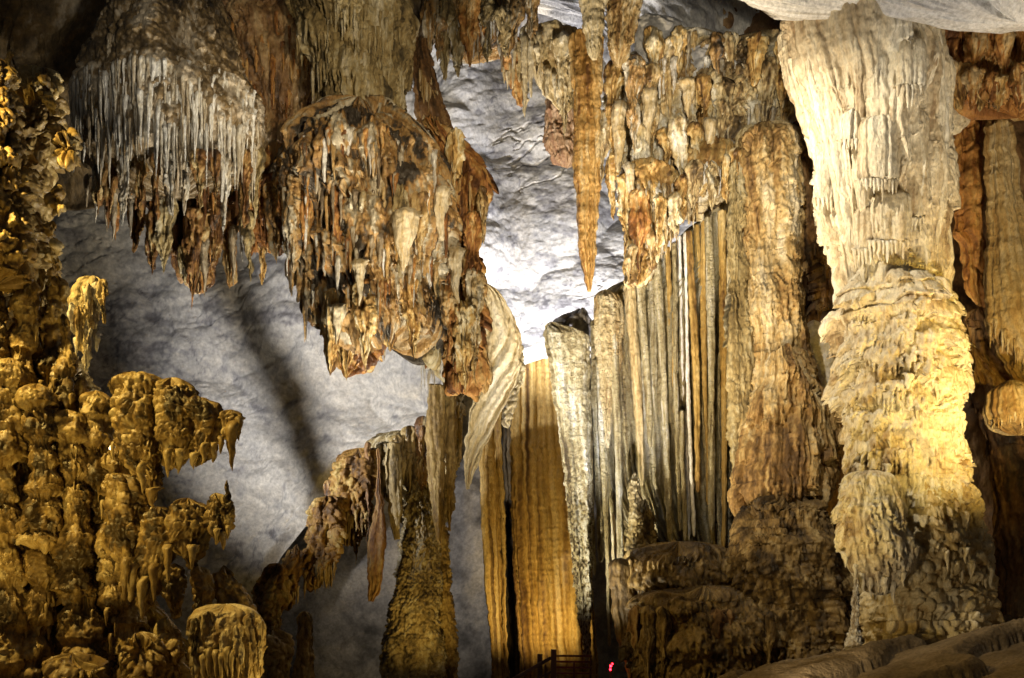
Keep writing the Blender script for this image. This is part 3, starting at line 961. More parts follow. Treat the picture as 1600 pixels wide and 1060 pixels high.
x = 934.0
while x < 1146:
    w = pr.uniform(6, 11)
    f = (x - 934) / 212
    yb = 1000 - 160 * sstep(0.0, 0.25, f) + pr.uniform(-90, 20)
    ln = 26 * (1 - f) + 6
    rows = []
    ph = pr.random() * 6; ya = float(ptop(x)) + pr.uniform(-2, 8)
    for q in range(8):
        f = q / 7
        xx = x + ln * f + 1.5 * math.sin(f * 6 + ph)
        ww = w * (1.15 - 0.5 * f) / 2 * (1 + 0.15 * math.sin(f * 11 + ph))
        rows.append((ya + (yb - ya) * f, xx - ww, xx + ww))
    Body(g, 'pipe', rows, 24.2 + pr.uniform(-0.12, 0.12), 1.5, lambda R: (R.flute(1.6, 6, warp=2, long=40), R.noise(0.8, 5, 12, 2)), pr.choice(['pipe', 'pipe', 'amber', 'straw', 'beige'] if x > 1020 else ['pipe', 'pipe', 'straw']), 'rock', du=2.0, rt=4, rb=18,
         cfg=(30, 160, 4, 60), wob=1.0)
    x += w * 0.95


def stalag(R):
    R.noise(3, 20, 30, 3)
    R.lobes(22, 20, 6, fringe=0.3, tooth=6)
    R.knobs(2.5, 8, 6)


g = thing('knobbly_stalagmite', 'knobbly brown stalagmite standing in front of the organ pipe curtain', 'stalagmite', P(994, 860, 23))
Body(g, 'shaft', [(738, 986, 996), (755, 984, 1000), (790, 981, 1002), (830, 979, 1006), (860, 975, 1010)], 23.0, 0.9, stalag, 'olive', 'rock', du=1.5, rt=12, cfg=(20, 30, 6, 6))
Body(g, 'shoulder', [(780, 1000, 1014), (810, 1001, 1022), (850, 1000, 1026)], 23.3, 0.9, stalag, 'olive', 'rock', du=1.5, rt=12)

g = thing('flowstone_mound', 'dark knobbly flowstone mound under the organ pipe curtain', 'flowstone mound', P(1060, 1000, 22))
def mound(R):
    R.noise(22, 80, 50, 3)
    R.lobes(84, 40, 24, dens=0.8, fringe=0.8, tooth=8, p=0.6, flut=0.6)
    R.flute(5, 12, warp=8, long=6)
    R.lobes(30, 30, 8, dens=0.8, fringe=0.9, tooth=6, p=0.6, flut=0.6)
    R.noise(2.0, 8, 6, 3)


Body(g, 'upper_terrace', [(846, 1010, 1110), (855, 985, 1130), (880, 962, 1146), (905, 955, 1160), (930, 960, 1170), (950, 965, 1170)], 22.8, 0.7, mound, 'moss', 'wet', du=1.8, rt=14, droop=0.7, cfg=(40, 40, 9, 9))
Body(g, 'lower_terrace', [(915, 1020, 1180), (935, 985, 1200), (970, 981, 1215), (1010, 983, 1225), (1060, 990, 1230), (1090, 990, 1230)], 21.6, 0.6, mound, 'moss', 'wet', du=1.8, rt=16, droop=0.7, cfg=(40, 40, 9, 9))
Body(g, 'side_drape', [(872, 952, 985), (890, 948, 992), (930, 952, 995), (970, 957, 993), (1000, 965, 990), (1030, 975, 990), (1070, 985, 998)], 22.2, 0.7, lambda R: (R.flute(5, 14, warp=5, long=12), R.noise(1.5, 6)), 'moss', 'rock', du=1.8, rt=12)
pl = []
for i in range(90):
    x = pr.uniform(975, 1190); y = pr.uniform(870, 1040)
    k = 21 / F
    z = P(x, y, 21.0 + 0.6 * abs(x - 1085) / 110)
    z.y = (22.8 if y < 930 else 21.6) - (1.15 if abs(x - 1080) < 70 else 0.75) * 1.2
    pl.append((z, pr.uniform(14, 38) * k, pr.uniform(3, 6) * k))
tusks(g, [(985 + 17 * i, 868 + (i * 37) % 30, 935 + (i * 53) % 50, 20 + (i * 7) % 12) for i in range(11)], 22.05, ['moss', 'olive', 'moss'], 52, name='drip_lobe', dy=0.15)
tusks(g, [(992 + 21 * i, 945 + (i * 41) % 40, 1020 + (i * 53) % 60, 22 + (i * 7) % 14) for i in range(11)], 20.75, ['moss', 'brown', 'moss'], 53, name='drip_lobe', dy=0.15)
for i, xx in enumerate((1052, 1078, 1098, 1126)):
    Body(g, 'pipe_foot', [(843 + i * 3, xx - 6, xx + 6), (858, xx - 13, xx + 13), (880, xx - 19, xx + 19), (900, xx - 21, xx + 21)], 23.0, 0.9, lambda R: (R.flute(2, 9), R.noise(2, 12), R.noise(1, 5)), 'moss', 'wet', du=1.8, rt=8, rb=10)


# ================================================================== GOLDEN CURTAIN (behind)
def curtain(R):
    R.noise(6, 60, 300, 2)
    R.flute(20, 24, warp=6, long=60, p=0.6)
    R.flute(6, 8, warp=3, long=80)
    R.mix += 0.35 * vn(R.S / 4.5, R.T / 500, 305) + 0.25 * vn(R.S / 2, R.T / 300, 306)
    tt = (R.T + 4 * fbm(R.S / 12, R.T / 30, 301, 2)) / 9.0
    R.h += 0.25 * np.sin(tt * 6.28) * (1 + fbm(R.S / 30, R.T / 60, 302, 2))
    R.noise(0.8, 5, 5, 2)


g = thing('golden_curtain', 'tall golden banded flowstone curtain hanging behind the pale organ pipes', 'drapery', P(850, 540, 29.5))
Body(g, 'main_fold', [(480, 805, 905), (560, 801, 915), (700, 800, 925), (850, 806, 930), (960, 812, 935), (1060, 818, 940), (1130, 820, 940)], 29.5, 0.35, curtain, 'amber', 'rock', du=1.8, cfg=(12, 400, 4, 200), wob=2)
Body(g, 'side_fold', [(600, 758, 788), (690, 750, 786), (800, 754, 788), (900, 760, 790), (1000, 766, 792), (1060, 769, 794), (1130, 771, 794)], 29.2, 0.5, curtain, 'amber', 'rock', du=1.8, cfg=(12, 400, 4, 200), wob=2)
Body(g, 'recess_shade', [(540, 780, 830), (800, 784, 830), (1130, 788, 830)], 30.8, 0.3, curtain, 'dark', 'rock', du=3)  # dark body behind the gap; its near-black colour stands for the shade there


# ================================================================== LONG STALACTITES (top centre)
def spear(R):
    R.flute(6, 13, warp=5, long=24)
    R.lobes(12, 40, 3, dens=0.8, fringe=0.5, tooth=5)
    R.noise(1.2, 5, 16, 3)


g = thing('spear_stalactite', 'longest orange spear shaped stalactite hanging before the bright white rock', 'stalactite', P(918, 60, 21.5))
Body(g, 'spear', [(60, 886, 944), (110, 890, 942), (180, 893, 940), (260, 894, 939), (300, 897, 937), (360, 901, 934), (400, 907, 931), (430, 913, 927), (456, 918, 922)], 21.5, 0.8, spear, stops((0.16, 0.07, 0.02), (0.36, 0.19, 0.05), (0.50, 0.29, 0.085), (0.56, 0.36, 0.13), (0.64, 0.50, 0.28)), 'wet', du=1.5, cfg=(25, 150, 5, 60))
g = thing('yellow_stalactite', 'pointed yellow stalactite hanging above and in front of the orange spear', 'stalactite', P(925, -20, 20.6))
Body(g, 'shaft', [(-50, 895, 955), (0, 905, 948), (30, 909, 943), (60, 915, 941), (80, 920, 939), (93, 926, 934)], 20.6, 0.8, lambda R: (R.flute(4, 12, warp=3, long=20), R.noise(1.2, 5)), 'straw', 'rock', du=1.5, cfg=(25, 150, 5, 60))
g = thing('ragged_stalactite', 'ragged brown stalactite cluster hanging from the roof right of the orange spear', 'stalactite', P(968, -20, 21.6))
Body(g, 'shaft', [(-50, 938, 1015), (0, 943, 1005), (30, 946, 998), (60, 948, 990), (85, 952, 983), (105, 958, 975)], 21.6, 0.8, lambda R: (R.flute(6, 14, warp=8, long=10), R.lobes(18, 40, 6), R.noise(1.5, 5)), 'tan', 'rock', du=1.6, cfg=(25, 80, 5, 40), rb=20)
g = thing('red_rock_pendant', 'reddish brown angular rock pendant left of the orange spear', 'rock pendant', P(872, 140, 23.5))
Body(g, 'pendant', [(125, 868, 900), (150, 855, 906), (180, 847, 908), (220, 849, 908), (240, 856, 905), (262, 872, 898)], 23.5, 0.7, lambda R: (R.crack(4, 16, 22), R.noise(5, 22), R.noise(1.5, 6)),
     stops((0.06, 0.03, 0.02), (0.15, 0.075, 0.04), (0.24, 0.13, 0.07), (0.32, 0.20, 0.11), (0.42, 0.30, 0.20)), 'rock', du=1.6, rb=12)

g = thing('pale_roof_drapery', 'pale yellow fluted roof drapery just left of the orange spear, under grey rock', 'drapery', P(860, 45, 22.5))
def drap(R):
    R.noise(5, 30, 60, 3)
    R.flute(5, 15, warp=8, long=12)
    R.lobes(20, 45, 7, dens=0.8, fringe=0.5, tooth=6)
    R.noise(1.4, 5, 8, 2)


gd = Body(g, 'drapery_body', [(42, 815, 900), (60, 815, 905), (100, 820, 902), (130, 840, 900), (160, 862, 898), (175, 870, 896)], 22.6, 0.5, drap, 'straw', 'rock', du=1.7, rb=14, rt=6)
hang(g, [(P(822, 50, 22.1), 135 * 22.1 / F, 0.13), (P(832, 55, 22.0), 98 * 22 / F, 0.11), (P(811, 60, 22.3), 70 * 22 / F, 0.10), (P(842, 45, 22.0), 85 * 22 / F, 0.08), (P(803, 70, 22.2), 70 * 22 / F, 0.08),
         (P(855, 100, 22.2), 55 * 22 / F, 0.09), (P(866, 110, 22.2), 50 * 22 / F, 0.07)], 'straw', 'wet')
tusks(g, [(824, 40, 182, 18), (852, 45, 150, 32), (880, 55, 215, 38), (865, 60, 130, 30), (900, 60, 180, 24), (838, 50, 120, 26), (893, 100, 160, 22)], 22.3, ['straw', 'tan', 'beige'], 39)
g = thing('roof_flowstone', 'mottled yellow grey flowstone hanging from the roof, dripping short stalactites, top centre', 'hanging flowstone', P(740, 0, 21))
gr = Body(g, 'mass', [(-60, 655, 830), (0, 660, 826), (30, 664, 818), (55, 672, 812), (75, 685, 800), (90, 700, 770), (100, 712, 750)], 21.2, 0.6, lambda R: (R.noise(12, 50), R.flute(6, 16, warp=8, long=8), R.lobes(28, 46, 10), R.noise(2, 6)), 'mixed', 'wet', du=1.8, rb=14)
tusks(g, [(668, -20, 105, 30), (700, -20, 124, 32), (735, -20, 104, 36), (768, -20, 98, 36), (800, -20, 92, 38), (828, -20, 62, 28), (714, 30, 120, 20), (684, 20, 96, 24), (750, 20, 92, 26), (785, 10, 88, 26)], 20.6, ['mixed', 'olive', 'rust', 'straw'], 38)
hr = random.Random(8)
pl = scatter(gr, 70, 662, 812, lambda x: 55 + 20 * hr.random() - 0.1 * abs(x - 740), (18, 62), (4, 9), hr)
hang(g, pl, 'icicle', 'wet', bvar=0.45)
g = thing('slender_roof_pendant', 'slender brown pendant with dripping edge left of the bright white rock recess', 'hanging flowstone', P(790, 70, 22))
gr = Body(g, 'mass', [(60, 775, 815), (80, 776, 822), (110, 783, 824), (140, 800, 822), (165, 806, 816)], 22.5, 0.7, drap, 'rust', 'wet', du=1.7, rt=6)
hang(g, scatter(gr, 8, 780, 820, lambda x: 110, (20, 45), (4, 8), hr), 'straw', 'wet')


# ================================================================== CENTRE-RIGHT HANGING CLUSTER
def cluster(R):
    R.noise(22, 70, 90, 3)
    R.lobes(46, 70, 20, dens=0.9, fringe=0.6, tooth=9, flut=0.4)
    R.lobes(22, 48, 10, dens=0.9, fringe=0.7, tooth=7, flut=0.5)
    R.flute(2.4, 8, warp=8, long=8)
    R.noise(2.2, 6, 8, 3)


g = thing('stalactite_cluster', 'wide crowded cluster of brown and white tipped stalactites above the organ pipes', 'hanging flowstone', P(1080, 80, 23.5))
b1 = Body(g, 'upper_mass', [(60, 1030, 1240), (90, 965, 1245), (130, 950, 1246), (180, 948, 1245), (230, 955, 1240), (270, 965, 1200), (310, 975, 1150), (335, 990, 1110)], 24.0, 0.35, cluster, 'beige', 'wet', du=1.7, rt=14, rb=20, droop=0.8, cfg=(40, 60, 6, 25), contrast=1.3)
b2 = Body(g, 'orange_dome', [(252, 985, 1025), (265, 965, 1050), (290, 960, 1062), (330, 966, 1062), (370, 972, 1058), (410, 974, 1030), (445, 980, 1008)], 23.2, 0.6, cluster, 'ochre', 'rock', du=1.7, rt=16, rb=14, droop=0.8, cfg=(40, 60, 6, 25))
b3 = Body(g, 'orange_shoulder', [(215, 1090, 1150), (235, 1068, 1160), (260, 1058, 1158), (290, 1050, 1140), (310, 1048, 1112), (330, 1050, 1085), (345, 1052, 1070)], 23.3, 0.6, cluster, 'ochre', 'rock', du=1.7, rt=16, rb=10, droop=0.8, cfg=(40, 60, 6, 25))
b4 = Body(g, 'white_shoulder', [(196, 1155, 1200), (215, 1145, 1215), (250, 1143, 1195), (290, 1146, 1170), (315, 1148, 1160)], 22.9, 0.6, lambda R: (R.flute(5, 12, warp=6, long=10), R.noise(3, 14), R.noise(1, 5)), 'straw', 'rock', du=1.7, rt=14, rb=10)
hr = random.Random(9)
pl = []
pl += scatter(b1, 60, 955, 1240, lambda x: 120, (35, 90), (8, 18), hr)
pl += scatter(b1, 60, 955, 1235, lambda x: 190, (30, 80), (6, 15), hr)
pl += scatter(b1, 60, 965, 1190, lambda x: 250, (25, 70), (6, 12), hr)
pl += scatter(b2, 34, 965, 1060, lambda x: 300, (40, 90), (6, 12), hr)
pl += scatter(b2, 30, 972, 1055, lambda x: 355, (30, 70), (5, 11), hr)
pl += scatter(b3, 30, 1055, 1150, lambda x: 268, (35, 75), (5, 12), hr)
pl += scatter(b3, 18, 1052, 1110, lambda x: 318, (25, 60), (5, 10), hr)
pl += scatter(b1, 25, 1050, 1240, lambda x: 80, (30, 60), (8, 14), hr)
hang(g, pl[: 0] + [q for q in pl if hr.random() < 0.55], 'tan', 'wet', bvar=0.45)
hang(g, [q for q in pl if hr.random() < 0.4], 'icicle', 'wet', 'white_drip', bvar=0.35, maxparts=0)
tusks(g, [(960, 95, 265, 32), (985, 85, 240, 36), (1012, 100, 248, 36), (1040, 90, 220, 34), (1076, 100, 188, 34), (1100, 115, 262, 34), (1130, 120, 245, 36), (1165, 100, 225, 40), (1200, 90, 212, 36), (1225, 60, 190, 30),
          (1060, 180, 292, 30), (1020, 40, 130, 30), (1060, 40, 120, 28), (1140, 50, 140, 32), (1182, 50, 135, 32), (945, 170, 290, 22), (955, 240, 345, 22), (1000, 190, 290, 30), (1040, 200, 270, 28), (1085, 190, 260, 26), (1120, 50, 120, 26), (1240, 30, 120, 24)],
      23.1, ['beige', 'tan', 'ochre', 'mixed', 'beige'], 36)
tusks(g, [(975, 270, 400, 28), (1000, 290, 425, 32), (1030, 300, 400, 28), (1055, 300, 372, 24), (986, 380, 446, 24), (1085, 250, 345, 24), (1110, 250, 330, 22), (1135, 240, 318, 22), (1150, 230, 300, 20), (1015, 350, 425, 20), (1068, 270, 350, 20)],
      22.5, ['ochre', 'rust', 'beige', 'tan'], 37)
for rr, YY_, nm, lb in (([(22, 1002, 1040), (34, 990, 1072), (55, 985, 1078), (80, 992, 1070), (98, 1006, 1050)], 23.4, 'grey_rock_patch', 'pale grey bare rock face among the stalactites near the top, right of the spear'),
                        ([(70, 1076, 1120), (84, 1066, 1128), (100, 1066, 1124), (112, 1076, 1110)], 23.3, 'grey_rock_patch', 'small bluish grey rock face lower right of the larger pale one, among the stalactites')):
    g3 = thing(nm, lb, 'rock', P(1040, 40, YY_))
    Body(g3, 'rock_face', rr, YY_, 0.22, lambda R: (R.facets(8, 34, 26), R.facets(4, 12, 9), R.noise(1, 5)), 'grey', 'wall', du=1.8, rt=8, rb=8)
g2 = thing('roof_mass', 'broken cream and grey roof rock between the spear stalactite and the white ceiling slab', 'ceiling rock', P(1050, -40, 25))
Body(g2, 'mass', [(-60, 800, 1290), (0, 815, 1270), (30, 900, 1262), (60, 935, 1256), (90, 945, 1250), (120, 960, 1245), (150, 980, 1230)], 25.2, 0.18, lambda R: (R.facets(22, 80, 60), R.facets(8, 26, 22), R.noise(12, 60), R.noise(3, 10)), 'grey', 'rock', du=2.0, dmax=46, rb=4, cfg=(60, 60, 12, 12))
pl = [(P(1012, 128, 23.0), 118 * 23 / F, 0.22), (P(1076, 118, 22.8), 68 * 22.8 / F, 0.24), (P(970, 150, 23.0), 120 * 23 / F, 0.22), (P(1110, 180, 22.8), 80 * 23 / F, .17), (P(985, 250, 22.6), 90 * 23 / F, .15)]
hang(g, pl, 'tan', 'rock', 'flat_blade', base=0.75, bvar=0.1)


# ================================================================== DRAPERY FAN (centre)
def fan(R):
    x = R.S + 0.35 * (R.T - 450) + 8 * fbm(R.S / 40, R.T / 60, 401, 2)
    R.h += 5 * np.abs(np.sin(x / 9.5)) ** 0.8 + 1.6 * np.sin(x / 3.1)
    R.noise(1, 5, 9, 2)


g = thing('fan_drapery', 'thin curved fan shaped pale drapery hanging beside the rusty flowstone', 'drapery', P(775, 450, 21.5))
Body(g, 'fan', [(440, 745, 760), (460, 748, 785), (500, 752, 806), (535, 757, 817), (570, 752, 814), (600, 745, 803), (630, 737, 790), (660, 732, 776), (690, 728, 762), (720, 726, 748), (745, 726, 740), (764, 727, 733)], 21.6, 0.22, fan, 'straw', 'rock', du=1.6, cfg=(20, 200, 4, 80), rt=8)
g2 = thing('curled_drapery', 'narrow knobbly end of a drapery hanging against the golden curtain', 'drapery', P(805, 550, 22))
Body(g2, 'curl', [(540, 805, 818), (570, 800, 820), (600, 793, 816), (630, 785, 810), (655, 783, 800), (668, 788, 796)], 22.4, 0.7, lambda R: (R.knobs(4, 10), R.noise(2, 6), R.flute(2, 8)), 'olive', 'wet', du=1.6, rb=8)


# ================================================================== HANGING MASS, MIDDLE TOP
def dome(R):
    R.noise(16, 90, 80, 3)
    R.flute(4, 11, warp=8, long=10)
    R.lobes(44, 80, 14, dens=0.85, fringe=0.5, tooth=8, flut=0.5)
    R.lobes(18, 44, 7, dens=0.9, fringe=0.7, tooth=6, flut=0.5)
    R.noise(2.4, 6, 8, 3)


def rough_mass(R):
    R.noise(26, 80, 90, 3)
    R.lobes(64, 130, 30, dens=0.7, fringe=0.5, tooth=14, flut=0.5)
    R.lobes(24, 92, 14, dens=0.75, fringe=0.6, tooth=8, flut=0.6)
    R.flute(3, 8, warp=8, long=9)
    R.lobes(10, 40, 5, dens=0.7, fringe=0.8, tooth=5, flut=0.4)
    R.mix -= 0.55 * sstep(0.12, 0.4, fbm(R.S / 40, R.T / 50, R.seed + 60, 3))
    R.noise(2.4, 6, 8, 3)


g = thing('domed_flowstone', 'large tiered orange and grey flowstone mass bristling with stalactites, hanging left of centre', 'hanging flowstone', P(570, 0, 18.5))
d1 = Body(g, 'upper_dome', [(-60, 430, 640), (0, 440, 643), (40, 455, 645), (80, 470, 645), (120, 478, 642), (160, 480, 640), (200, 486, 640), (230, 500, 630)], 19.0, 0.7, dome, 'olive', 'rock', du=1.7, cfg=(60, 80, 6, 40), droop=0.6)
d2 = Body(g, 'middle_dome', [(150, 520, 600), (168, 500, 618), (185, 478, 638), (205, 455, 660), (235, 437, 685), (270, 428, 700), (310, 428, 708), (360, 436, 712), (410, 446, 708), (450, 462, 700), (490, 485, 695), (520, 510, 690), (540, 540, 670)],
          18.2, 0.62, rough_mass, 'mixed', 'wet', du=1.7, rt=14, rb=18, droop=0.8, cfg=(70, 60, 7, 30), contrast=1.35)
d3 = Body(g, 'rusty_tip', [(430, 500, 600), (470, 508, 600), (510, 512, 596), (540, 513, 590), (565, 516, 578), (580, 525, 565), (590, 530, 550)], 18.3, 0.6, rough_mass, 'rust', 'wet', du=1.7, rb=10, droop=0.7, cfg=(40, 40, 6, 20))
d4 = Body(g, 'right_pendant', [(190, 655, 700), (240, 680, 738), (275, 688, 760), (320, 700, 756), (370, 697, 754), (430, 680, 756), (480, 672, 757), (530, 672, 755), (570, 690, 750), (600, 705, 735), (612, 714, 728)], 18.9, 0.7, rough_mass, 'rust', 'rock', du=1.7, rb=10, droop=0.7, cfg=(50, 50, 6, 25))
d5 = Body(g, 'grey_lobe', [(380, 640, 700), (430, 630, 705), (480, 628, 700), (520, 635, 690), (550, 640, 680), (560, 648, 670)], 18.4, 0.7, rough_mass, 'olive', 'rock', du=1.7, rb=10, rt=20)
hr = random.Random(10)
pl = []
pl += scatter(d2, 55, 440, 700, lambda x: 268 - 20 * math.cos((x - 570) / 90), (40, 110), (7, 17), hr, jy=16)
pl += scatter(d2, 55, 440, 702, lambda x: 335, (35, 100), (7, 15), hr, jy=26)
pl += scatter(d2, 50, 455, 700, lambda x: 410, (35, 85), (6, 14), hr, jy=22)
pl += scatter(d2, 26, 480, 690, lambda x: 470, (30, 75), (6, 14), hr, jy=15)
pl += scatter(d3, 18, 515, 595, lambda x: 520, (30, 70), (6, 12), hr, jy=20)
hang(g, [q for q in pl if hr.random() < 0.5], 'icicle', 'wet', bvar=0.5, base=0.5)
hang(g, [q for q in pl if hr.random() < 0.5], 'rust', 'wet', 'orange_stalactite', bvar=0.4, maxparts=60)
pl = scatter(d4, 30, 690, 754, lambda x: 300, (40, 100), (6, 13), hr, jy=20) + scatter(d4, 20, 680, 754, lambda x: 420, (30, 80), (6, 12), hr, jy=20) + scatter(d4, 16, 690, 745, lambda x: 560, (25, 60), (5, 10), hr, jy=12)
hang(g, pl, 'rust', 'rock', 'orange_stalactite', bvar=0.4, maxparts=40)
pl = scatter(d1, 40, 450, 640, lambda x: 60, (30, 60), (5, 10), hr, jy=14) + scatter(d1, 50, 480, 640, lambda x: 120, (30, 70), (5, 10), hr, jy=10)
hang(g, pl, 'olive', 'rock', 'rib', bvar=0.3, maxparts=0, base=0.65)
hang(g, [(P(632, 320, 16.9), 105 * 17 / F, 0.27), (P(692, 285, 17.6), 95 * 17 / F, .2), (P(712, 380, 17.9), 95 * 17.9 / F, .2), (P(527, 470, 17.2), 70 * 17 / F, .16), (P(560, 400, 17), 80 * 17 / F, .16)], 'tan', 'rock', 'broad_stalactite', base=0.85, bvar=0.05)

tusks(g, [(540, 430, 594, 58), (518, 450, 586, 34), (568, 440, 578, 38), (495, 400, 505, 36), (470, 370, 458, 32), (612, 420, 548, 46), (642, 430, 562, 36), (590, 380, 524, 52), (455, 320, 425, 30)], 17.6, ['rust', 'mixed', 'ochre', 'olive', 'umber'], 33)
tusks(g, [(665, 440, 575, 34), (700, 420, 565, 42), (722, 470, 612, 36), (741, 330, 505, 34), (738, 420, 600, 28), (752, 290, 380, 18), (712, 200, 290, 28), (700, 300, 430, 36), (672, 360, 480, 34)], 18.4, ['rust', 'rust', 'ochre', 'umber', 'tan'], 34)
tusks(g, [(625, 290, 432, 38), (690, 270, 388, 34), (570, 300, 440, 38), (530, 280, 420, 34), (480, 280, 400, 34), (655, 300, 420, 32), (600, 270, 380, 34), (505, 330, 450, 34), (550, 350, 480, 34), (445, 270, 360, 26)], 17.0, ['beige', 'mixed', 'olive', 'rust', 'tan'], 35, front=d2)
g = thing('icicle_fringe', 'tuft of pale icicle stalactites hanging below the rusty flowstone, over the grey wall', 'stalactites', P(690, 545, 20))
fb = Body(g, 'root', [(538, 655, 735), (550, 658, 740), (575, 668, 735), (590, 680, 725)], 20.3, 0.5, rough_mass, 'olive', 'wet', du=1.7, rt=8, rb=10)
hang(g, scatter(fb, 34, 660, 738, lambda x: 556, (25, 75), (4, 9), hr, jy=10), 'icicle', 'wet', base=0.6)

g = thing('side_fringe_flowstone', 'narrow dark flowstone strip with thin drips between the domed mass and the white rock', 'hanging flowstone', P(670, 80, 20.5))
f = Body(g, 'strip', [(60, 645, 668), (90, 642, 672), (130, 645, 685), (180, 650, 700), (220, 655, 715), (245, 665, 722), (270, 680, 728)], 20.2, 0.6, lambda R: (R.flute(5, 9, warp=4, long=10), R.lobes(20, 50, 7), R.noise(1.6, 6)), 'brown', 'rock', du=1.7, rb=12)
hang(g, scatter(f, 16, 650, 690, lambda x: 110 + (x - 650) * 1.0, (40, 80), (4, 7), hr) + scatter(f, 18, 660, 722, lambda x: 180 + (x - 660) * .6, (30, 60), (4, 7), hr), 'tan', 'rock', base=0.6)


# ================================================================== HANGING MASS, TOP LEFT
def darkdome(R):
    R.noise(18, 70, 110, 3)
    R.knobs(5, 16, 22)
    R.noise(5, 18, 30, 3)
    R.noise(2.2, 6, 7, 3)
    # warm mineral streak and pale patch of the crown
    R.mix += 0.0


g = thing('dark_domed_flowstone', 'dark domed flowstone with a thick skirt of white icicle stalactites, top left', 'hanging flowstone', P(270, 0, 17.5))
def cr(R):
    darkdome(R)
    c = R.Rm if hasattr(R, 'Rm') else 0
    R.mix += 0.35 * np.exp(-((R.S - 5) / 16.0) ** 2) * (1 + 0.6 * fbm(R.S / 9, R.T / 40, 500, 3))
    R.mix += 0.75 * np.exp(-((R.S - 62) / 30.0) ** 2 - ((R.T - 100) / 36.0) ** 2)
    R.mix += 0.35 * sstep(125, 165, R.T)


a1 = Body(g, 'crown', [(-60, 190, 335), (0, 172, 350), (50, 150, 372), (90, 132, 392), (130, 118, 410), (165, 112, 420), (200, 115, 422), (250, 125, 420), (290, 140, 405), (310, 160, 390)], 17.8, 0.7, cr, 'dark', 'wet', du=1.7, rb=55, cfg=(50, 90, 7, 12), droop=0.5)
a2 = Body(g, 'lower_mass', [(240, 175, 415), (280, 185, 420), (320, 215, 400), (350, 240, 375), (380, 258, 355), (410, 275, 338), (440, 292, 322), (458, 300, 315)], 18.6, 0.5, rough_mass, 'umber', 'wet', du=1.8, rb=12, contrast=1.1, cfg=(50, 50, 6, 20))
a3 = Body(g, 'orange_saddle', [(230, 380, 450), (270, 370, 480), (310, 375, 490), (350, 385, 480), (380, 400, 470), (400, 415, 460)], 18.9, 0.6, rough_mass, 'rust', 'wet', du=1.8, rb=14, rt=14, cfg=(50, 50, 6, 20))
hr = random.Random(11)
pl = []
pl += scatter(a1, 80, 116, 420, lambda x: 158, (45, 90), (4, 10), hr, jy=7)
pl += scatter(a1, 75, 118, 420, lambda x: 178, (50, 100), (4, 10), hr, jy=12)
pl += scatter(a1, 70, 125, 415, lambda x: 205, (50, 105), (5, 11), hr, jy=18)
pl += scatter(a1, 50, 180, 415, lambda x: 240, (50, 120), (5, 11), hr, jy=18)
hang(g, pl, 'icicle', 'wet', bvar=0.35, base=0.6, maxparts=100)
pl = scatter(a2, 46, 190, 415, lambda x: 290, (40, 95), (5, 12), hr, jy=18) + scatter(a2, 30, 235, 370, lambda x: 350, (40, 90), (5, 12), hr, jy=20) + scatter(a3, 36, 378, 480, lambda x: 320, (30, 80), (5, 12), hr, jy=30)
pl += scatter(a2, 8, 285, 322, lambda x: 420, (30, 60), (6, 11), hr, jy=10)
hang(g, pl, 'rust', 'wet', 'brown_stalactite', bvar=0.35, base=0.35, maxparts=100)
pl = []
for x, y, L, w in ((178, 285, 95, 13), (168, 290, 75, 10), (150, 280, 70, 9), (135, 270, 55, 9), (205, 300, 70, 10), (362, 350, 100, 14), (378, 340, 70, 10), (318, 370, 95, 16)):
    pl.append((P(x, y, 18.0), L * 18 / F, w * 9 / F))
hang(g, pl, 'icicle', 'wet', 'stalactite', base=0.45)
tusks(g, [(310, 330, 464, 46), (262, 300, 425, 34), (215, 280, 395, 30), (355, 320, 450, 36), (180, 265, 375, 22), (385, 330, 440, 26), (330, 300, 410, 40), (240, 330, 430, 26), (150, 260, 335, 22),
          (290, 380, 442, 22), (205, 300, 350, 26)], 18.1, ['umber', 'umber', 'rust', 'olive'], 31)
tusks(g, [(150 + 23 * i, 222 + (i * 37) % 19, 318 + (i * 53) % 60 - abs(i - 6) * 3, 19 + (i * 7) % 9) for i in range(12)], 17.2, ['icicle', 'olive', 'umber'], 41, front=a1)
tusks(g, [(400, 270, 400, 38), (428, 280, 412, 32), (378, 250, 365, 30), (448, 310, 440, 30), (412, 330, 445, 22), (470, 330, 460, 26)], 18.6, ['rust', 'olive', 'ochre', 'mixed'], 32)
g = thing('small_roof_stalactite', 'small pale knobbly stalactite standing out on the dark dome, top left', 'stalactite', P(171, 60, 16.6))
Body(g, 'shaft', [(55, 168, 177), (75, 166, 177), (95, 165, 173), (110, 164, 169)], 16.7, 1, lambda R: (R.knobs(2, 8), R.noise(1, 5)), 'icicle', 'wet', du=1.4)

g = thing('recess_flowstone', 'dark brown banded flowstone in the recess between the two hanging domes', 'hanging flowstone', P(430, 0, 20))
f = Body(g, 'mass', [(-60, 340, 500), (40, 350, 500), (120, 370, 495), (200, 385, 480), (260, 390, 470), (300, 395, 460)], 19.9, 0.4, dome, 'brown', 'wet', du=1.9, cfg=(40, 80, 6, 30), rb=16)
hang(g, scatter(f, 40, 370, 490, lambda x: 40 + 180 * hr.random(), (30, 80), (6, 12), hr, jy=30), 'rust', 'wet', base=0.4)


# ================================================================== LEFT BANK
def bank(R):
    R.noise(26, 130, 170, 3)
    R.flute(34, 62, warp=22, long=9)
    R.lobes(56, 66, 32, dens=0.75, fringe=0.4, tooth=10, p=0.8)
    R.knobs(10, 24, 22)
    R.lobes(26, 34, 9, dens=0.6, fringe=0.6, tooth=7, p=0.7)
    R.noise(2.6, 9, 8, 3)


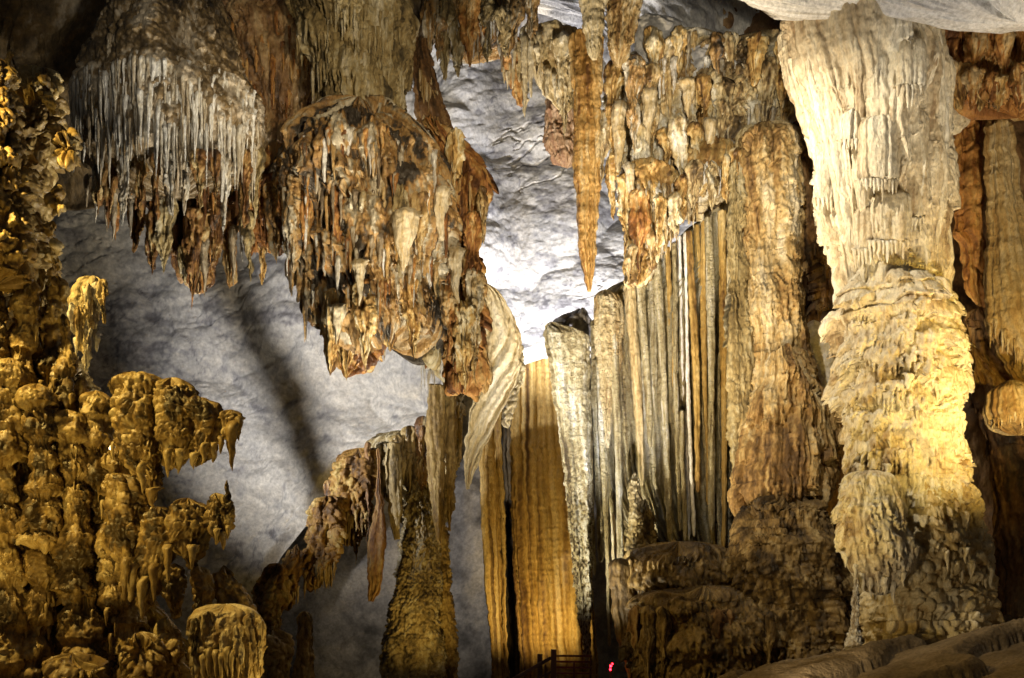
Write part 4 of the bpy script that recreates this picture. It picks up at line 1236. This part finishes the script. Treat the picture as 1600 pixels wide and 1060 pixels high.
def knobby(R):
    R.noise(14, 60, 80, 3)
    R.knobs(16, 40, 34)
    R.lobes(36, 40, 11, dens=0.9, fringe=0.35, tooth=8)
    R.knobs(5, 15, 13)
    R.noise(2.2, 8, 7, 3)


g = thing('flowstone_bank', 'massive golden bulbous flowstone bank filling the left edge of the view', 'flowstone bank', P(60, 1060, 12))
lb = Body(g, 'bank_body', [(360, -260, 60), (400, -260, 85), (440, -260, 100), (490, -260, 104), (540, -260, 112), (590, -260, 140), (640, -260, 165), (700, -260, 180), (760, -260, 190), (820, -260, 200), (880, -260, 205), (940, -260, 240), (1000, -260, 290), (1100, -260, 330), (1180, -260, 340)],
          13.3, 0.30, bank, 'gold', 'bank', du=1.9, droop=0.7, cfg=(90, 90, 10, 12), rt=30, smooth=14, wob=8)
for rows, Y in (([(105, 40, 86), (130, 20, 96), (170, 5, 104), (215, -40, 108), (240, -60, 100), (300, -80, 82), (360, -80, 90), (420, -80, 95)], 12.9),
                ([(120, 62, 88), (150, 60, 90), (180, 66, 96)], 12.5),
                ([(195, 80, 112), (215, 78, 124), (245, 84, 124), (265, 90, 108)], 12.5),
                ([(205, 85, 112), (235, 80, 128), (262, 92, 118)], 12.35),
                ([(285, 78, 98), (305, 76, 107), (335, 80, 102)], 12.3),
                ([(345, 72, 92), (358, 72, 94), (368, 76, 90)], 12.3),
                ([(375, 70, 98), (400, 70, 102), (430, 80, 96)], 12.4)):
    Body(g, 'bulbous_lobe', rows, Y, 0.7, knobby, 'gold', 'bank', du=1.8, rt=14, rb=14, droop=0.5, cfg=(40, 40, 8, 9))
Body(g, 'left_lobe', [(90, -40, 20), (150, -70, 30), (230, -80, 45), (300, -80, 60), (380, -80, 60), (450, -80, 60)], 12.0, 0.7, knobby, 'gold', 'bank', du=1.8, rt=24, rb=14, droop=0.5, cfg=(40, 40, 8, 9))

def rope_relief(R):
    R.noise(5, 30, 30, 3)
    R.lobes(34, 42, 13, dens=0.85, fringe=0.5, tooth=8, flut=0.5, p=0.8)
    R.lobes(16, 22, 5, dens=0.8, fringe=0.6, tooth=5, flut=0.4, p=0.8)
    R.noise(1.6, 7, 6, 3)
    R.mix -= 0.5 * sstep(0.05, 0.35, fbm(R.S / 46, R.T / 60, R.seed + 60, 3))


rr_ = random.Random(77)
for x, y0, y1, w, Y in ((8, 560, 1090, 78, 12.1), (62, 600, 860, 66, 12.0), (60, 850, 1090, 74, 12.3), (112, 640, 930, 62, 12.2), (128, 900, 1090, 74, 12.3), (156, 610, 820, 54, 12.4), (178, 700, 960, 48, 12.3), (36, 400, 640, 58, 12.3),
                        (84, 430, 620, 44, 12.5), (-4, 380, 600, 50, 12.2), (136, 590, 700, 40, 12.5), (196, 880, 1090, 60, 12.5), (30, 700, 1090, 46, 12.5), (92, 560, 760, 40, 12.4), (150, 790, 1000, 44, 12.5), (100, 490, 640, 34, 12.3)):
    rows = []
    y = y0
    ph = rr_.random() * 6
    while y < y1:
        l = rr_.uniform(34, 74); k = rr_.uniform(0.82, 1.18)
        for f, m in ((0.0, 0.62), (0.25, 0.88), (0.6, 1.0), (0.88, 1.0), (0.97, 0.8)):
            xc = x + 7 * math.sin((y + f * l) / 60 + ph)
            rows.append((y + f * l, xc - w / 2 * m * k, xc + w / 2 * m * k))
        y += l
    rows = [r for r in rows if r[0] < y1] + [(y1, x - w * 0.2, x + w * 0.2)]
    Body(g, 'beaded_column', rows, Y, 0.8, rope_relief, 'gold', 'bank', du=1.7, rt=16, droop=0.9, cfg=(50, 50, 8, 10), smooth=4, wob=3)

# unseen spur added behind the bank to cast the diagonal shadow on the wall
Body(g, 'shadow_spur', [(470, 42, 70, 20.0), (540, 76, 102, 20.0), (629, 121, 149, 20.0), (690, 153, 181, 20.0), (722, 172, 194, 20.0), (735, 180, 195, 20.0)], 20.0, 1.0, lambda R: (R.noise(4, 14), R.noise(1, 5)), 'gold', 'bank', du=2.2)
bb = random.Random(78)
pl = []
for i in range(120):
    x = bb.uniform(0, 190); y = bb.uniform(420, 1040)
    if x > 95 and y < 600: continue
    yy = 12.08 + 0.22 * bb.random() - 0.0006 * (x - 90)
    pl.append((P(x, y, yy), bb.uniform(16, 36) * 12 / F, bb.uniform(2.2, 4.2) * 12 / F))
hang(g, pl, 'gold', 'bank', 'drip_tip', base=0.7)
g = thing('spire_stalagmite', 'little golden spire stalagmite on top of the left flowstone bank', 'stalagmite', P(14, 130, 12.3))
Body(g, 'spire', [(77, 11, 19), (90, 9, 20), (110, 7, 20), (140, 4, 22)], 12.3, 1, lambda R: (R.knobs(2.5, 12, 8), R.noise(1, 5)), 'gold', 'bank', du=1.4, rt=4)

g = thing('pale_stalactite_lump', 'pale yellow wrinkled lump with dripping tip jutting from the left bank', 'hanging flowstone', P(130, 500, 11.8))
f = Body(g, 'lump', [(432, 128, 162), (445, 116, 166), (470, 108, 162), (500, 108, 150), (520, 116, 146), (540, 124, 144), (556, 130, 140)], 11.9, 0.7, lambda R: (R.flute(5, 13, warp=6, long=6), R.lobes(24, 36, 7), R.noise(1.5, 6)), 'straw', 'rock', du=1.5, rt=8, rb=6)
tusks(g, [(150, 440, 532, 20), (140, 465, 578, 16), (124, 478, 548, 16), (159, 436, 505, 16), (114, 472, 522, 14), (134, 440, 520, 22)], 11.65, ['white', 'beige', 'straw'], 51, name='drip_lobe', dy=0.08)
hang(g, [(P(135, 555, 11.7), 28 * 12 / F, .05), (P(120, 525, 11.7), 30 * 12 / F, .05), (P(152, 520, 11.7), 30 * 12 / F, .04)], 'white', 'wet')


def ledge_r(R):
    R.noise(9, 50, 50, 3)
    R.knobs(4, 18, 16)
    R.lobes(30, 56, 15, dens=0.9, fringe=0.5, tooth=7, flut=0.5)
    R.flute(2, 8, warp=6, long=6)
    R.noise(1.8, 7, 6, 3)
    R.mix -= 0.45 * sstep(0.05, 0.35, fbm(R.S / 40, R.T / 40, R.seed + 60, 3))


def multi(name, label, cat, loc, parts, fn, pal, group=None, du=1.7):
    g = thing(name, label, cat, loc, group)
    bs = []
    for pn, rows, Y in parts:
        bs.append(Body(g, pn, rows, Y, 0.75, fn, pal, 'bank', du=du, rt=12, rb=12, droop=0.6, cfg=(40, 40, 8, 9)))
    return g, bs


g, bs = multi('overhanging_ledge', 'upper golden ledge jutting right from the bank and ending in a long pointed stalactite', 'flowstone ledge', P(180, 600, 12), [
    ('root_lobe', [(583, 190, 240), (600, 176, 262), (640, 172, 262), (690, 178, 260), (730, 190, 256), (765, 214, 252), (788, 230, 244)], 12.0),
    ('middle_lobe', [(590, 248, 285), (605, 240, 305), (640, 240, 318), (680, 246, 312), (710, 254, 300), (730, 262, 285)], 11.9),
    ('end_lobe', [(620, 292, 330), (632, 292, 352), (660, 296, 356), (690, 300, 345), (712, 304, 335), (730, 298, 312)], 11.8),
    ('nose', [(640, 340, 384), (650, 342, 386), (666, 346, 382), (684, 350, 372)], 11.7)], ledge_r, 'gold')
hang(g, [(P(363, 655, 11.55), 82 * 11.6 / F, .085), (P(374, 650, 11.6), 40 * 11.6 / F, .06), (P(335, 690, 11.6), 34 * 11.6 / F, .06), (P(345, 680, 11.5), 30 * 11.6 / F, .05), (P(302, 705, 11.6), 30 * 11.6 / F, .07),
         (P(318, 690, 11.5), 38 * 11.6 / F, .06), (P(238, 760, 11.7), 34 * 12 / F, .09), (P(222, 720, 11.5), 50 * 12 / F, .07), (P(280, 700, 11.5), 40 * 12 / F, .06), (P(262, 700, 11.4), 45 * 12 / F, .06)], 'gold', 'bank', base=0.75)
g, bs = multi('middle_ledge', 'middle golden ledge with an upturned horn and long fluted drips', 'flowstone ledge', P(220, 800, 12), [
    ('root_lobe', [(792, 228, 262), (810, 218, 285), (840, 214, 290), (880, 214, 270), (920, 214, 250), (950, 217, 236), (962, 219, 230)], 11.9),
    ('middle_lobe', [(778, 270, 318), (790, 258, 335), (820, 256, 338), (850, 262, 325), (870, 270, 312)], 11.7),
    ('end_lobe', [(770, 322, 352), (785, 318, 362), (810, 320, 364), (830, 325, 360), (845, 332, 354)], 11.6),
    ('horn', [(750, 352, 358), (765, 348, 363), (785, 344, 365), (805, 342, 364)], 11.55),
    ('side_lobe', [(740, 160, 215), (780, 155, 228), (830, 160, 228), (880, 175, 222), (930, 186, 210), (942, 190, 200)], 12.0)], ledge_r, 'gold')
hang(g, [(P(348, 830, 11.45), 30 * 11.6 / F, .05), (P(338, 825, 11.4), 24 * 11.6 / F, .05), (P(356, 820, 11.5), 26 * 11.6 / F, .04), (P(222, 900, 11.6), 66 * 12 / F, .07), (P(240, 880, 11.5), 60 * 12 / F, .07), (P(206, 880, 11.7), 60 * 12 / F, .07), (P(262, 850, 11.4), 60 * 12 / F, .07),
         (P(194, 870, 11.6), 66 * 12 / F, .07), (P(300, 850, 11.4), 40 * 12 / F, .07)], 'gold', 'bank', base=0.7)
g, bs = multi('lower_lobes', 'row of fluted tapering lobes hanging beneath the middle ledge', 'hanging flowstone', P(300, 900, 12), [
    ('lobe', [(880, 256, 290), (900, 250, 293), (930, 254, 290), (958, 262, 282), (968, 268, 276)], 11.9),
    ('lobe', [(885, 296, 326), (905, 292, 332), (935, 294, 330), (958, 300, 318), (970, 304, 312)], 11.8),
    ('lobe', [(883, 338, 360), (895, 332, 370), (920, 333, 385), (945, 340, 400), (960, 350, 395)], 12.1),
    ('neck', [(840, 292, 308), (860, 292, 306), (890, 288, 310)], 11.85)], ledge_r, 'gold')
g, bs = multi('drip_edged_mound', 'rounded olive mound with a ring of drips, lowest right of the left bank', 'flowstone mound', P(350, 1000, 12), [
    ('dome', [(944, 322, 380), (950, 308, 396), (962, 301, 404), (980, 299, 408), (1010, 298, 412), (1040, 300, 412), (1070, 304, 410), (1100, 306, 408)], 11.5)], great_apron, 'straw')
tusks(g, [(306, 965, 1060, 20), (325, 955, 1075, 24), (392, 958, 1070, 24), (408, 968, 1050, 18), (350, 985, 1090, 26), (372, 975, 1080, 24)], 11.15, ['straw', 'gold', 'olive'], 55, name='drip_lobe', dy=0.05)
hang(g, [(P(300 + i * 9, 1010 + (i % 3) * 5, 11.5 - 0.48 * math.sqrt(max(0, 1 - ((i - 6) / 6.6) ** 2)) * 0.9), 46 * 11.5 / F, .05) for i in range(13)], 'gold', 'bank', base=0.8)
g, bs = multi('low_boulder_lobes', 'low shadowed golden lobes at the bottom edge between the bank and the drip edged mound', 'flowstone mound', P(250, 1050, 12), [
    ('lobe', [(990, 195, 230), (1005, 185, 255), (1040, 182, 262), (1090, 182, 262)], 11.6),
    ('lobe', [(965, 240, 282), (985, 234, 300), (1020, 236, 300), (1070, 240, 300)], 11.9),
    ('lobe', [(1020, 90, 140), (1040, 70, 170), (1090, 70, 175)], 11.3)], bank, 'gold')


# ================================================================== LOWER CENTRE-LEFT: fringe under the grey lip
def rusty(R):
    R.noise(14, 40, 50, 3)
    R.lobes(26, 44, 12, dens=1.0, fringe=0.6, tooth=7)
    R.knobs(5, 12, 12)
    R.noise(2.2, 6, 7, 3)


def fringe_thing(name, label, rows, Y, pal, n, L, wd, seed, yatt, cat='hanging flowstone', thick=0.6, ip='gold', fn=rusty):
    g = thing(name, label, cat, P(sum(r[1] + r[2] for r in rows) / 2 / len(rows), rows[0][0], Y))
    b = Body(g, 'mass', rows, Y, thick, fn, pal, 'rock', du=1.7, rt=8, rb=10, droop=0.7, cfg=(30, 40, 6, 14))
    r = random.Random(seed)
    if n:
        hang(g, scatter(b, n, min(q[1] for q in rows) + 3, max(q[2] for q in rows) - 3, yatt, L, wd, r), ip, 'rock', base=0.6, bvar=0.3)
    return g


fringe_thing('rusty_pendant', 'rusty orange pendant ending in a fringe of yellow drips, hanging over dark grey wall', [(775, 490, 530), (800, 474, 533), (840, 472, 532), (880, 473, 528), (905, 480, 520), (918, 490, 505)], 23.6, 'sienna', 16, (25, 55), (5, 9), 21, lambda x: 885)
fringe_thing('dark_orange_pendant', 'dark orange drip edged pendant left of the twin spears, upper one of the lip row', [(700, 530, 590), (730, 515, 584), (770, 510, 582), (810, 520, 580), (840, 535, 572), (852, 545, 560)], 24.0, 'sienna', 18, (30, 60), (5, 10), 22, lambda x: 800)
fringe_thing('lowest_rust_pendant', 'small dark rust pendant lowest on the left end of the rock lip', [(850, 450, 478), (880, 438, 474), (920, 437, 468), (945, 442, 462), (955, 446, 456)], 23.2, 'sienna', 8, (18, 34), (5, 8), 23, lambda x: 920)
fringe_thing('rust_lip_mass', 'dark rust rock mass behind the drip edged mound at the bottom left', [(880, 420, 450), (910, 402, 452), (950, 398, 448), (1000, 405, 440), (1060, 400, 450), (1100, 400, 455)], 22.6, 'sienna', 8, (18, 34), (5, 8), 24, lambda x: 970)
fringe_thing('lip_drapery', 'golden brown draped fringe running along under the grey rock lip', [(672, 600, 700), (690, 575, 716), (720, 560, 718), (745, 580, 716), (770, 600, 712), (790, 620, 704), (805, 640, 690)], 24.6, 'olive', 50, (35, 95), (6, 12), 25, lambda x: 715 + 0 * x, thick=0.35)
fringe_thing('upper_lip_drapery', 'yellow drip curtain at the upper end of the grey rock lip, under the icicle tuft', [(600, 690, 725), (625, 676, 728), (650, 668, 728), (680, 664, 724), (710, 668, 716)], 23.6, 'olive', 22, (40, 100), (6, 11), 26, lambda x: 640, thick=0.5)


g = thing('lip_stalactites', 'crowded long golden brown stalactites of the rock lip, above the rough stalagmite', 'stalactites', P(650, 660, 24))
tusks(g, [(595, 690, 790, 24), (618, 680, 800, 24), (640, 665, 790, 26), (660, 650, 800, 24), (575, 710, 800, 22), (550, 715, 860, 26), (530, 740, 850, 24), (565, 730, 880, 14), (700, 620, 760, 24), (715, 600, 720, 22), (683, 640, 740, 22), (590, 700, 760, 30), (640, 680, 740, 30), (512, 750, 830, 22)],
      24.1, ['olive', 'umber', 'gold', 'moss'], 40)


def spearlet(R):
    R.flute(3.5, 10, warp=5, long=12)
    R.noise(1.6, 6, 12, 3)


def pend(name, label, rows, Y, pal='gold', fn=spearlet, cat='stalactite', thick=0.8):
    g = thing(name, label, cat, P((rows[0][1] + rows[0][2]) / 2, rows[0][0], Y))
    Body(g, 'shaft', rows, Y, thick, fn, pal, 'rock', du=1.5, cfg=(20, 90, 5, 40), rt=4)


pend('twin_stalactite', 'left of two long golden stalactites hanging over the rough stalagmite', [(600, 668, 694), (680, 664, 696), (760, 670, 696), (800, 674, 695), (830, 680, 693), (852, 686, 690)], 23.2)
pend('twin_stalactite', 'right of two long golden stalactites, smoother and slightly higher, over the rough stalagmite', [(590, 692, 716), (650, 692, 716), (720, 694, 712), (780, 697, 709), (830, 700, 704)], 23.4)
pend('club_stalactite', 'club shaped brown stalactite with ripples, hanging left of the rough stalagmite', [(690, 604, 624), (730, 602, 628), (770, 602, 630), (805, 606, 630), (830, 612, 627), (842, 617, 623)], 23.6, 'olive')
pend('shield_stalactite', 'grey blade shaped stalactite with bright rim hanging in front of the dark wall', [(700, 588, 594), (760, 588, 596), (810, 580, 604), (850, 575, 605), (890, 573, 602), (920, 574, 594), (940, 576, 582)], 23.3, 'umber', thick=0.4)
pend('thin_stalactite', 'thin dark stalactite between the club stalactite and the dark orange pendant', [(690, 570, 580), (760, 571, 579), (830, 573, 577), (860, 574, 575)], 23.8, 'brown')


def rough_stal(R):
    R.noise(6, 40, 60, 3)
    R.flute(4, 20, warp=8, long=14)
    R.lobes(19, 17, 9, dens=0.95, fringe=0.4, tooth=5)
    R.knobs(3.5, 7, 6)
    R.noise(1.0, 4)


g = thing('rough_stalagmite', 'tall rough textured stalagmite tapering upward, lower centre left', 'stalagmite', P(650, 1080, 24))
Body(g, 'shaft', [(740, 642, 660), (780, 634, 672), (820, 630, 682), (880, 620, 688), (950, 607, 690), (1000, 598, 694), (1050, 590, 698), (1110, 586, 702)], 24.2, 0.8, rough_stal, 'olive', 'wet', du=1.5, rt=20, cfg=(20, 40, 6, 8))
Body(g, 'side_shaft', [(760, 668, 690), (820, 672, 700), (900, 680, 706), (980, 684, 712), (1050, 686, 716), (1110, 686, 718)], 24.6, 0.8, rough_stal, 'gold', 'rock', du=1.6, rt=20, cfg=(20, 40, 6, 8))

g = thing('golden_stalagmite', 'smooth golden stalagmite at the bottom, between the left bank and the dark grey wall', 'stalagmite', P(476, 1090, 19))
Body(g, 'shaft', [(955, 468, 485), (970, 464, 488), (1000, 462, 488), (1040, 458, 492), (1100, 452, 498)], 19.0, 0.8, lambda R: (R.noise(4, 24, 34), R.knobs(2.5, 14, 20), R.noise(1.2, 6)), 'gold', 'rock', du=1.6, rt=12)
g = thing('fluted_low_stalagmite', 'drip fluted golden stalagmite group beside the smooth golden stalagmite', 'stalagmite', P(430, 1090, 19))
Body(g, 'shaft', [(985, 410, 446), (1000, 402, 458), (1030, 404, 460), (1060, 406, 458), (1110, 400, 460)], 18.6, 0.8, ledge_r, 'gold', 'rock', du=1.7, rt=12)


# ================================================================== TOP RIGHT: white ceiling and right wall
def smoothroof(R):
    R.noise(12, 140, 40, 3)
    R.noise(2.5, 30, 16, 3)
    R.mix += 0.12


g = thing('white_ceiling_slab', 'smooth white and grey ceiling slab, second layer above the great column', 'ceiling rock', P(1400, -40, 19))
Body(g, 'slab', [(-160, 950, 1900), (-60, 1050, 1850), (-20, 1120, 1780), (5, 1175, 1650), (14, 1215, 1560), (20, 1245, 1520), (24, 1290, 1480)], 16.9, 0.25, smoothroof, 'white', 'silt', du=2.0, rb=8, dmax=60, cfg=(160, 40, 30, 12), contrast=0.8)
g = thing('white_roof_bulge', 'bright bluish white roof bulge in the top right corner', 'ceiling rock', P(1560, -40, 16.5))
Body(g, 'bulge', [(-160, 1260, 2000), (-60, 1320, 1950), (0, 1376, 1880), (14, 1430, 1800), (26, 1490, 1700), (34, 1540, 1640)], 15.4, 0.25, smoothroof, 'white', 'silt', du=2.2, rb=8, cfg=(160, 40, 30, 12), contrast=0.6)


def orangewall(R):
    R.noise(20, 80, 100, 3)
    R.flute(8, 34, warp=16, long=8)
    R.crack(3, 40, 60)
    R.noise(3, 14, 20, 3)
    R.noise(1, 5)


g = thing('orange_roof_drapery', 'smooth orange draped rock with a ragged lower edge under the white roof bulge', 'hanging flowstone', P(1540, 30, 19))
Body(g, 'drape', [(-20, 1480, 1720), (40, 1478, 1700), (80, 1474, 1700), (120, 1478, 1690), (150, 1488, 1690), (170, 1500, 1680), (184, 1520, 1660)], 19.2, 0.35, orangewall, 'rust', 'rock', du=1.9, rb=5, cfg=(70, 110, 12, 40), contrast=0.8)
tusks(g, [(1484 + 22 * i, 20 + (i * 31) % 30, 110 + (i * 47) % 40, 40 + (i * 11) % 14) for i in range(7)], 18.6, ['rust', 'ochre', 'rust'], 43)
tusks(g, [(1488 + 15 * i, 95 + (i * 29) % 25, 168 + (i * 41) % 40, 24 + (i * 11) % 14) for i in range(9)], 18.3, ['rust', 'ochre', 'rust'], 42)
g = thing('pale_rock_bulge', 'smooth pale pinkish rock bulge beside the top of the great column', 'rock pendant', P(1500, 150, 20))
Body(g, 'knob', [(150, 1478, 1500), (165, 1476, 1515), (190, 1478, 1519), (210, 1480, 1505)], 19.6, 0.7, smoothroof, 'cream', 'silt', du=1.9, rt=14, rb=14)
g = thing('fluted_right_column', 'tall fluted tan column hanging at the right edge, tip frayed', 'cave column', P(1560, 180, 19.5))
f = Body(g, 'shaft', [(178, 1545, 1580), (195, 1534, 1592), (250, 1535, 1596), (330, 1536, 1604), (420, 1532, 1620), (500, 1535, 1640), (540, 1552, 1650), (570, 1572, 1655), (600, 1590, 1650)], 19.8, 0.7, lambda R: (R.noise(8, 60, 120), R.flute(9, 22, warp=8, long=24), R.flute(2.5, 8, warp=4, long=14), R.noise(1.2, 5)), 'tan', 'rock', du=1.8, rt=22, rb=14, contrast=0.8)
hr = random.Random(12)
hang(g, scatter(f, 12, 1540, 1610, lambda x: 500 + (x - 1540) * 1.2, (30, 60), (5, 9), hr), 'tan', 'rock', base=0.7)
g = thing('orange_side_column', 'dark orange ragged flowstone column between the great column and the fluted tan one', 'cave column', P(1510, 180, 20.5))
Body(g, 'shaft', [(185, 1486, 1545), (230, 1484, 1545), (300, 1484, 1540), (370, 1484, 1545), (380, 1500, 1548), (440, 1512, 1548), (480, 1524, 1545)], 20.5, 0.6, orangewall, 'rust', 'rock', du=1.8, rb=12)
g = thing('round_flowstone_boss', 'rounded golden flowstone knob with combed drips at the right edge', 'flowstone mound', P(1570, 650, 18.5))
f = Body(g, 'knob', [(594, 1555, 1600), (610, 1538, 1625), (640, 1534, 1640), (665, 1540, 1640), (680, 1560, 1620)], 18.8, 0.7, lambda R: (R.flute(4, 9, warp=4, long=10), R.noise(4, 30), R.noise(1, 5)), 'tan', 'rock', du=1.7, rt=26, rb=12)
hang(g, scatter(f, 18, 1538, 1625, lambda x: 655, (14, 30), (4, 7), hr), 'tan', 'rock', base=0.6)
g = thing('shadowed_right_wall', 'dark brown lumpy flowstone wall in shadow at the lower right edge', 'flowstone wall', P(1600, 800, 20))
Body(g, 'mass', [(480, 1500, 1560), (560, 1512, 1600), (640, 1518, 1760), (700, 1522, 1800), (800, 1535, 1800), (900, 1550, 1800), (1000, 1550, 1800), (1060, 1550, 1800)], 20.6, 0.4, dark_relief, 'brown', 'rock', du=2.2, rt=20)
g = thing('narrow_dark_pillar', 'narrow dark brown pillar in the gap left of the great column', 'cave column', P(1270, 300, 22))
Body(g, 'shaft', [(190, 1244, 1275), (260, 1248, 1285), (340, 1252, 1292), (420, 1254, 1302), (480, 1256, 1310), (505, 1262, 1300)], 23.6, 0.6, rough_mass, 'brown', 'rock', du=1.9, rb=8)


# ================================================================== RAILING AND LAMP
def box_v(x0, x1, y0, y1, z0, z1):
    return [(x0, y0, z0), (x1, y0, z0), (x1, y1, z0), (x0, y1, z0), (x0, y0, z1), (x1, y0, z1), (x1, y1, z1), (x0, y1, z1)]


BQ = [(0, 3, 2, 1), (4, 5, 6, 7), (0, 1, 5, 4), (1, 2, 6, 5), (2, 3, 7, 6), (3, 0, 4, 7)]


def beam(name, a, b, w, h, mat, parent):
    a, b = Vector(a), Vector(b)
    d = (b - a).normalized()
    up = Vector((0, 0, 1)) if abs(d.z) < 0.9 else Vector((1, 0, 0))
    s = d.cross(up).normalized(); u = s.cross(d).normalized()
    V = []
    for q in (a, b):
        for i, j in ((-1, -1), (1, -1), (1, 1), (-1, 1)):
            V.append(q + s * i * w / 2 + u * j * h / 2)
    me = bpy.data.meshes.new(name)
    me.from_pydata([tuple(v) for v in V], [], [(0, 1, 2, 3), (4, 7, 6, 5), (0, 4, 5, 1), (1, 5, 6, 2), (2, 6, 7, 3), (3, 7, 4, 0)])
    me.materials.append(mat)
    o = bpy.data.objects.new(name, me); COL.objects.link(o)
    bv = o.modifiers.new('bevel', 'BEVEL'); bv.width = 0.012; bv.segments = 2
    o.parent = parent; o.matrix_parent_inverse = Matrix.Translation(-Vector(parent.location))
    return o


wood = flat_material('dark_purple_wood', (0.10, 0.055, 0.055), 0.45)
RY = 22.5
g = thing('handrail', 'dark wooden stair handrail with square posts and slats at the bottom centre', 'handrail', P(865, 1060, RY))
base_z = P(0, 1100, RY).z
def RP(x, y, dy=0): return P(x, y, RY + dy)
beam('post', RP(865, 1110), RP(865, 1015), 0.15, 0.15, wood, g)
beam('post', RP(843.5, 1115, 0.25), RP(843.5, 1022, 0.25), 0.14, 0.14, wood, g)
beam('sloping_handrail', RP(795, 1066, 0.1), RP(861, 1028, 0.1), 0.10, 0.10, wood, g)
beam('sloping_slat', RP(830, 1066, 0.1), RP(861, 1050, 0.1), 0.06, 0.06, wood, g)
for y in (1025, 1034, 1043, 1052, 1061):
    beam('slat', RP(866, y, 0.02), RP(925, y + 0.5, 0.6), 0.05, 0.055, wood, g)
beam('post', RP(897, 1110, 0.3), RP(897, 1034, 0.3), 0.06, 0.06, wood, g)
beam('post', RP(852, 1110, 0.1), RP(852, 1038, 0.1), 0.05, 0.05, wood, g)

red = flat_material('red_lamp', (0.5, 0.01, 0.01), 0.4, ((1, 0.01, 0.02), 14))
blk = flat_material('black_plastic', (0.03, 0.03, 0.03), 0.4)
lp = P(954, 1041, 22.0)
g = thing('red_signal_lamp', 'small glowing red lamp on a dark post under the organ pipe curtain', 'lamp', (lp.x, lp.y, 0))
V, Q = cone(0.11, 0.05, 4, nseg=12, curve=0.4)
def ball(name, c, r, mat, parent, n=12):
    th = np.linspace(0, math.pi, n); ph = np.linspace(0, 2 * math.pi, n * 2, endpoint=False)
    V = np.stack([r * np.sin(th)[:, None] * np.cos(ph), r * np.sin(th)[:, None] * np.sin(ph), r * np.cos(th)[:, None] * np.ones_like(ph)], -1).reshape(-1, 3) + np.array(c)
    o = mesh_obj(name, V, gridq(n, n * 2, True)[:, ::-1], None, mat, parent)
    return o


ball('red_bulb', (lp.x, lp.y - 0.03, lp.z), 0.032, red, g)
ball('red_bulb', (lp.x - 0.01, lp.y - 0.03, lp.z - 0.09), 0.028, red, g)
ball('red_bulb', (lp.x + 0.045, lp.y - 0.03, lp.z + 0.06), 0.022, red, g)
beam('post', (lp.x + 0.01, lp.y + 0.03, 0), (lp.x + 0.01, lp.y + 0.03, lp.z + 0.1), 0.05, 0.05, blk, g)


# ================================================================== tidy: a thing made of one piece is that one mesh
groups = {'twin_stalactite': 'pair of long golden stalactites over the rough stalagmite', 'grey_rock_patch': 'bare grey rock faces among the stalactites'}
for o in [o for o in COL.objects if o.type == 'EMPTY' and 'label' in o]:
    base = o.name.split('.')[0]
    if base in groups: o['group'] = groups[base]
    if base.endswith('_pendant') and o['category'] == 'hanging flowstone' and base != 'slender_roof_pendant': o['group'] = 'rusty pendants along the rock lip'
    if len(o.children) == 1:
        c = o.children[0]
        c.parent = None
        for key in o.keys(): c[key] = o[key]
        loc = o.location.copy()
        c.data.transform(Matrix.Translation(-loc)); c.location = loc
        nm = o.name
        bpy.data.objects.remove(o)
        c.name = nm
for o in COL.objects:
    if o.type == 'LIGHT': o['kind'] = 'helper'
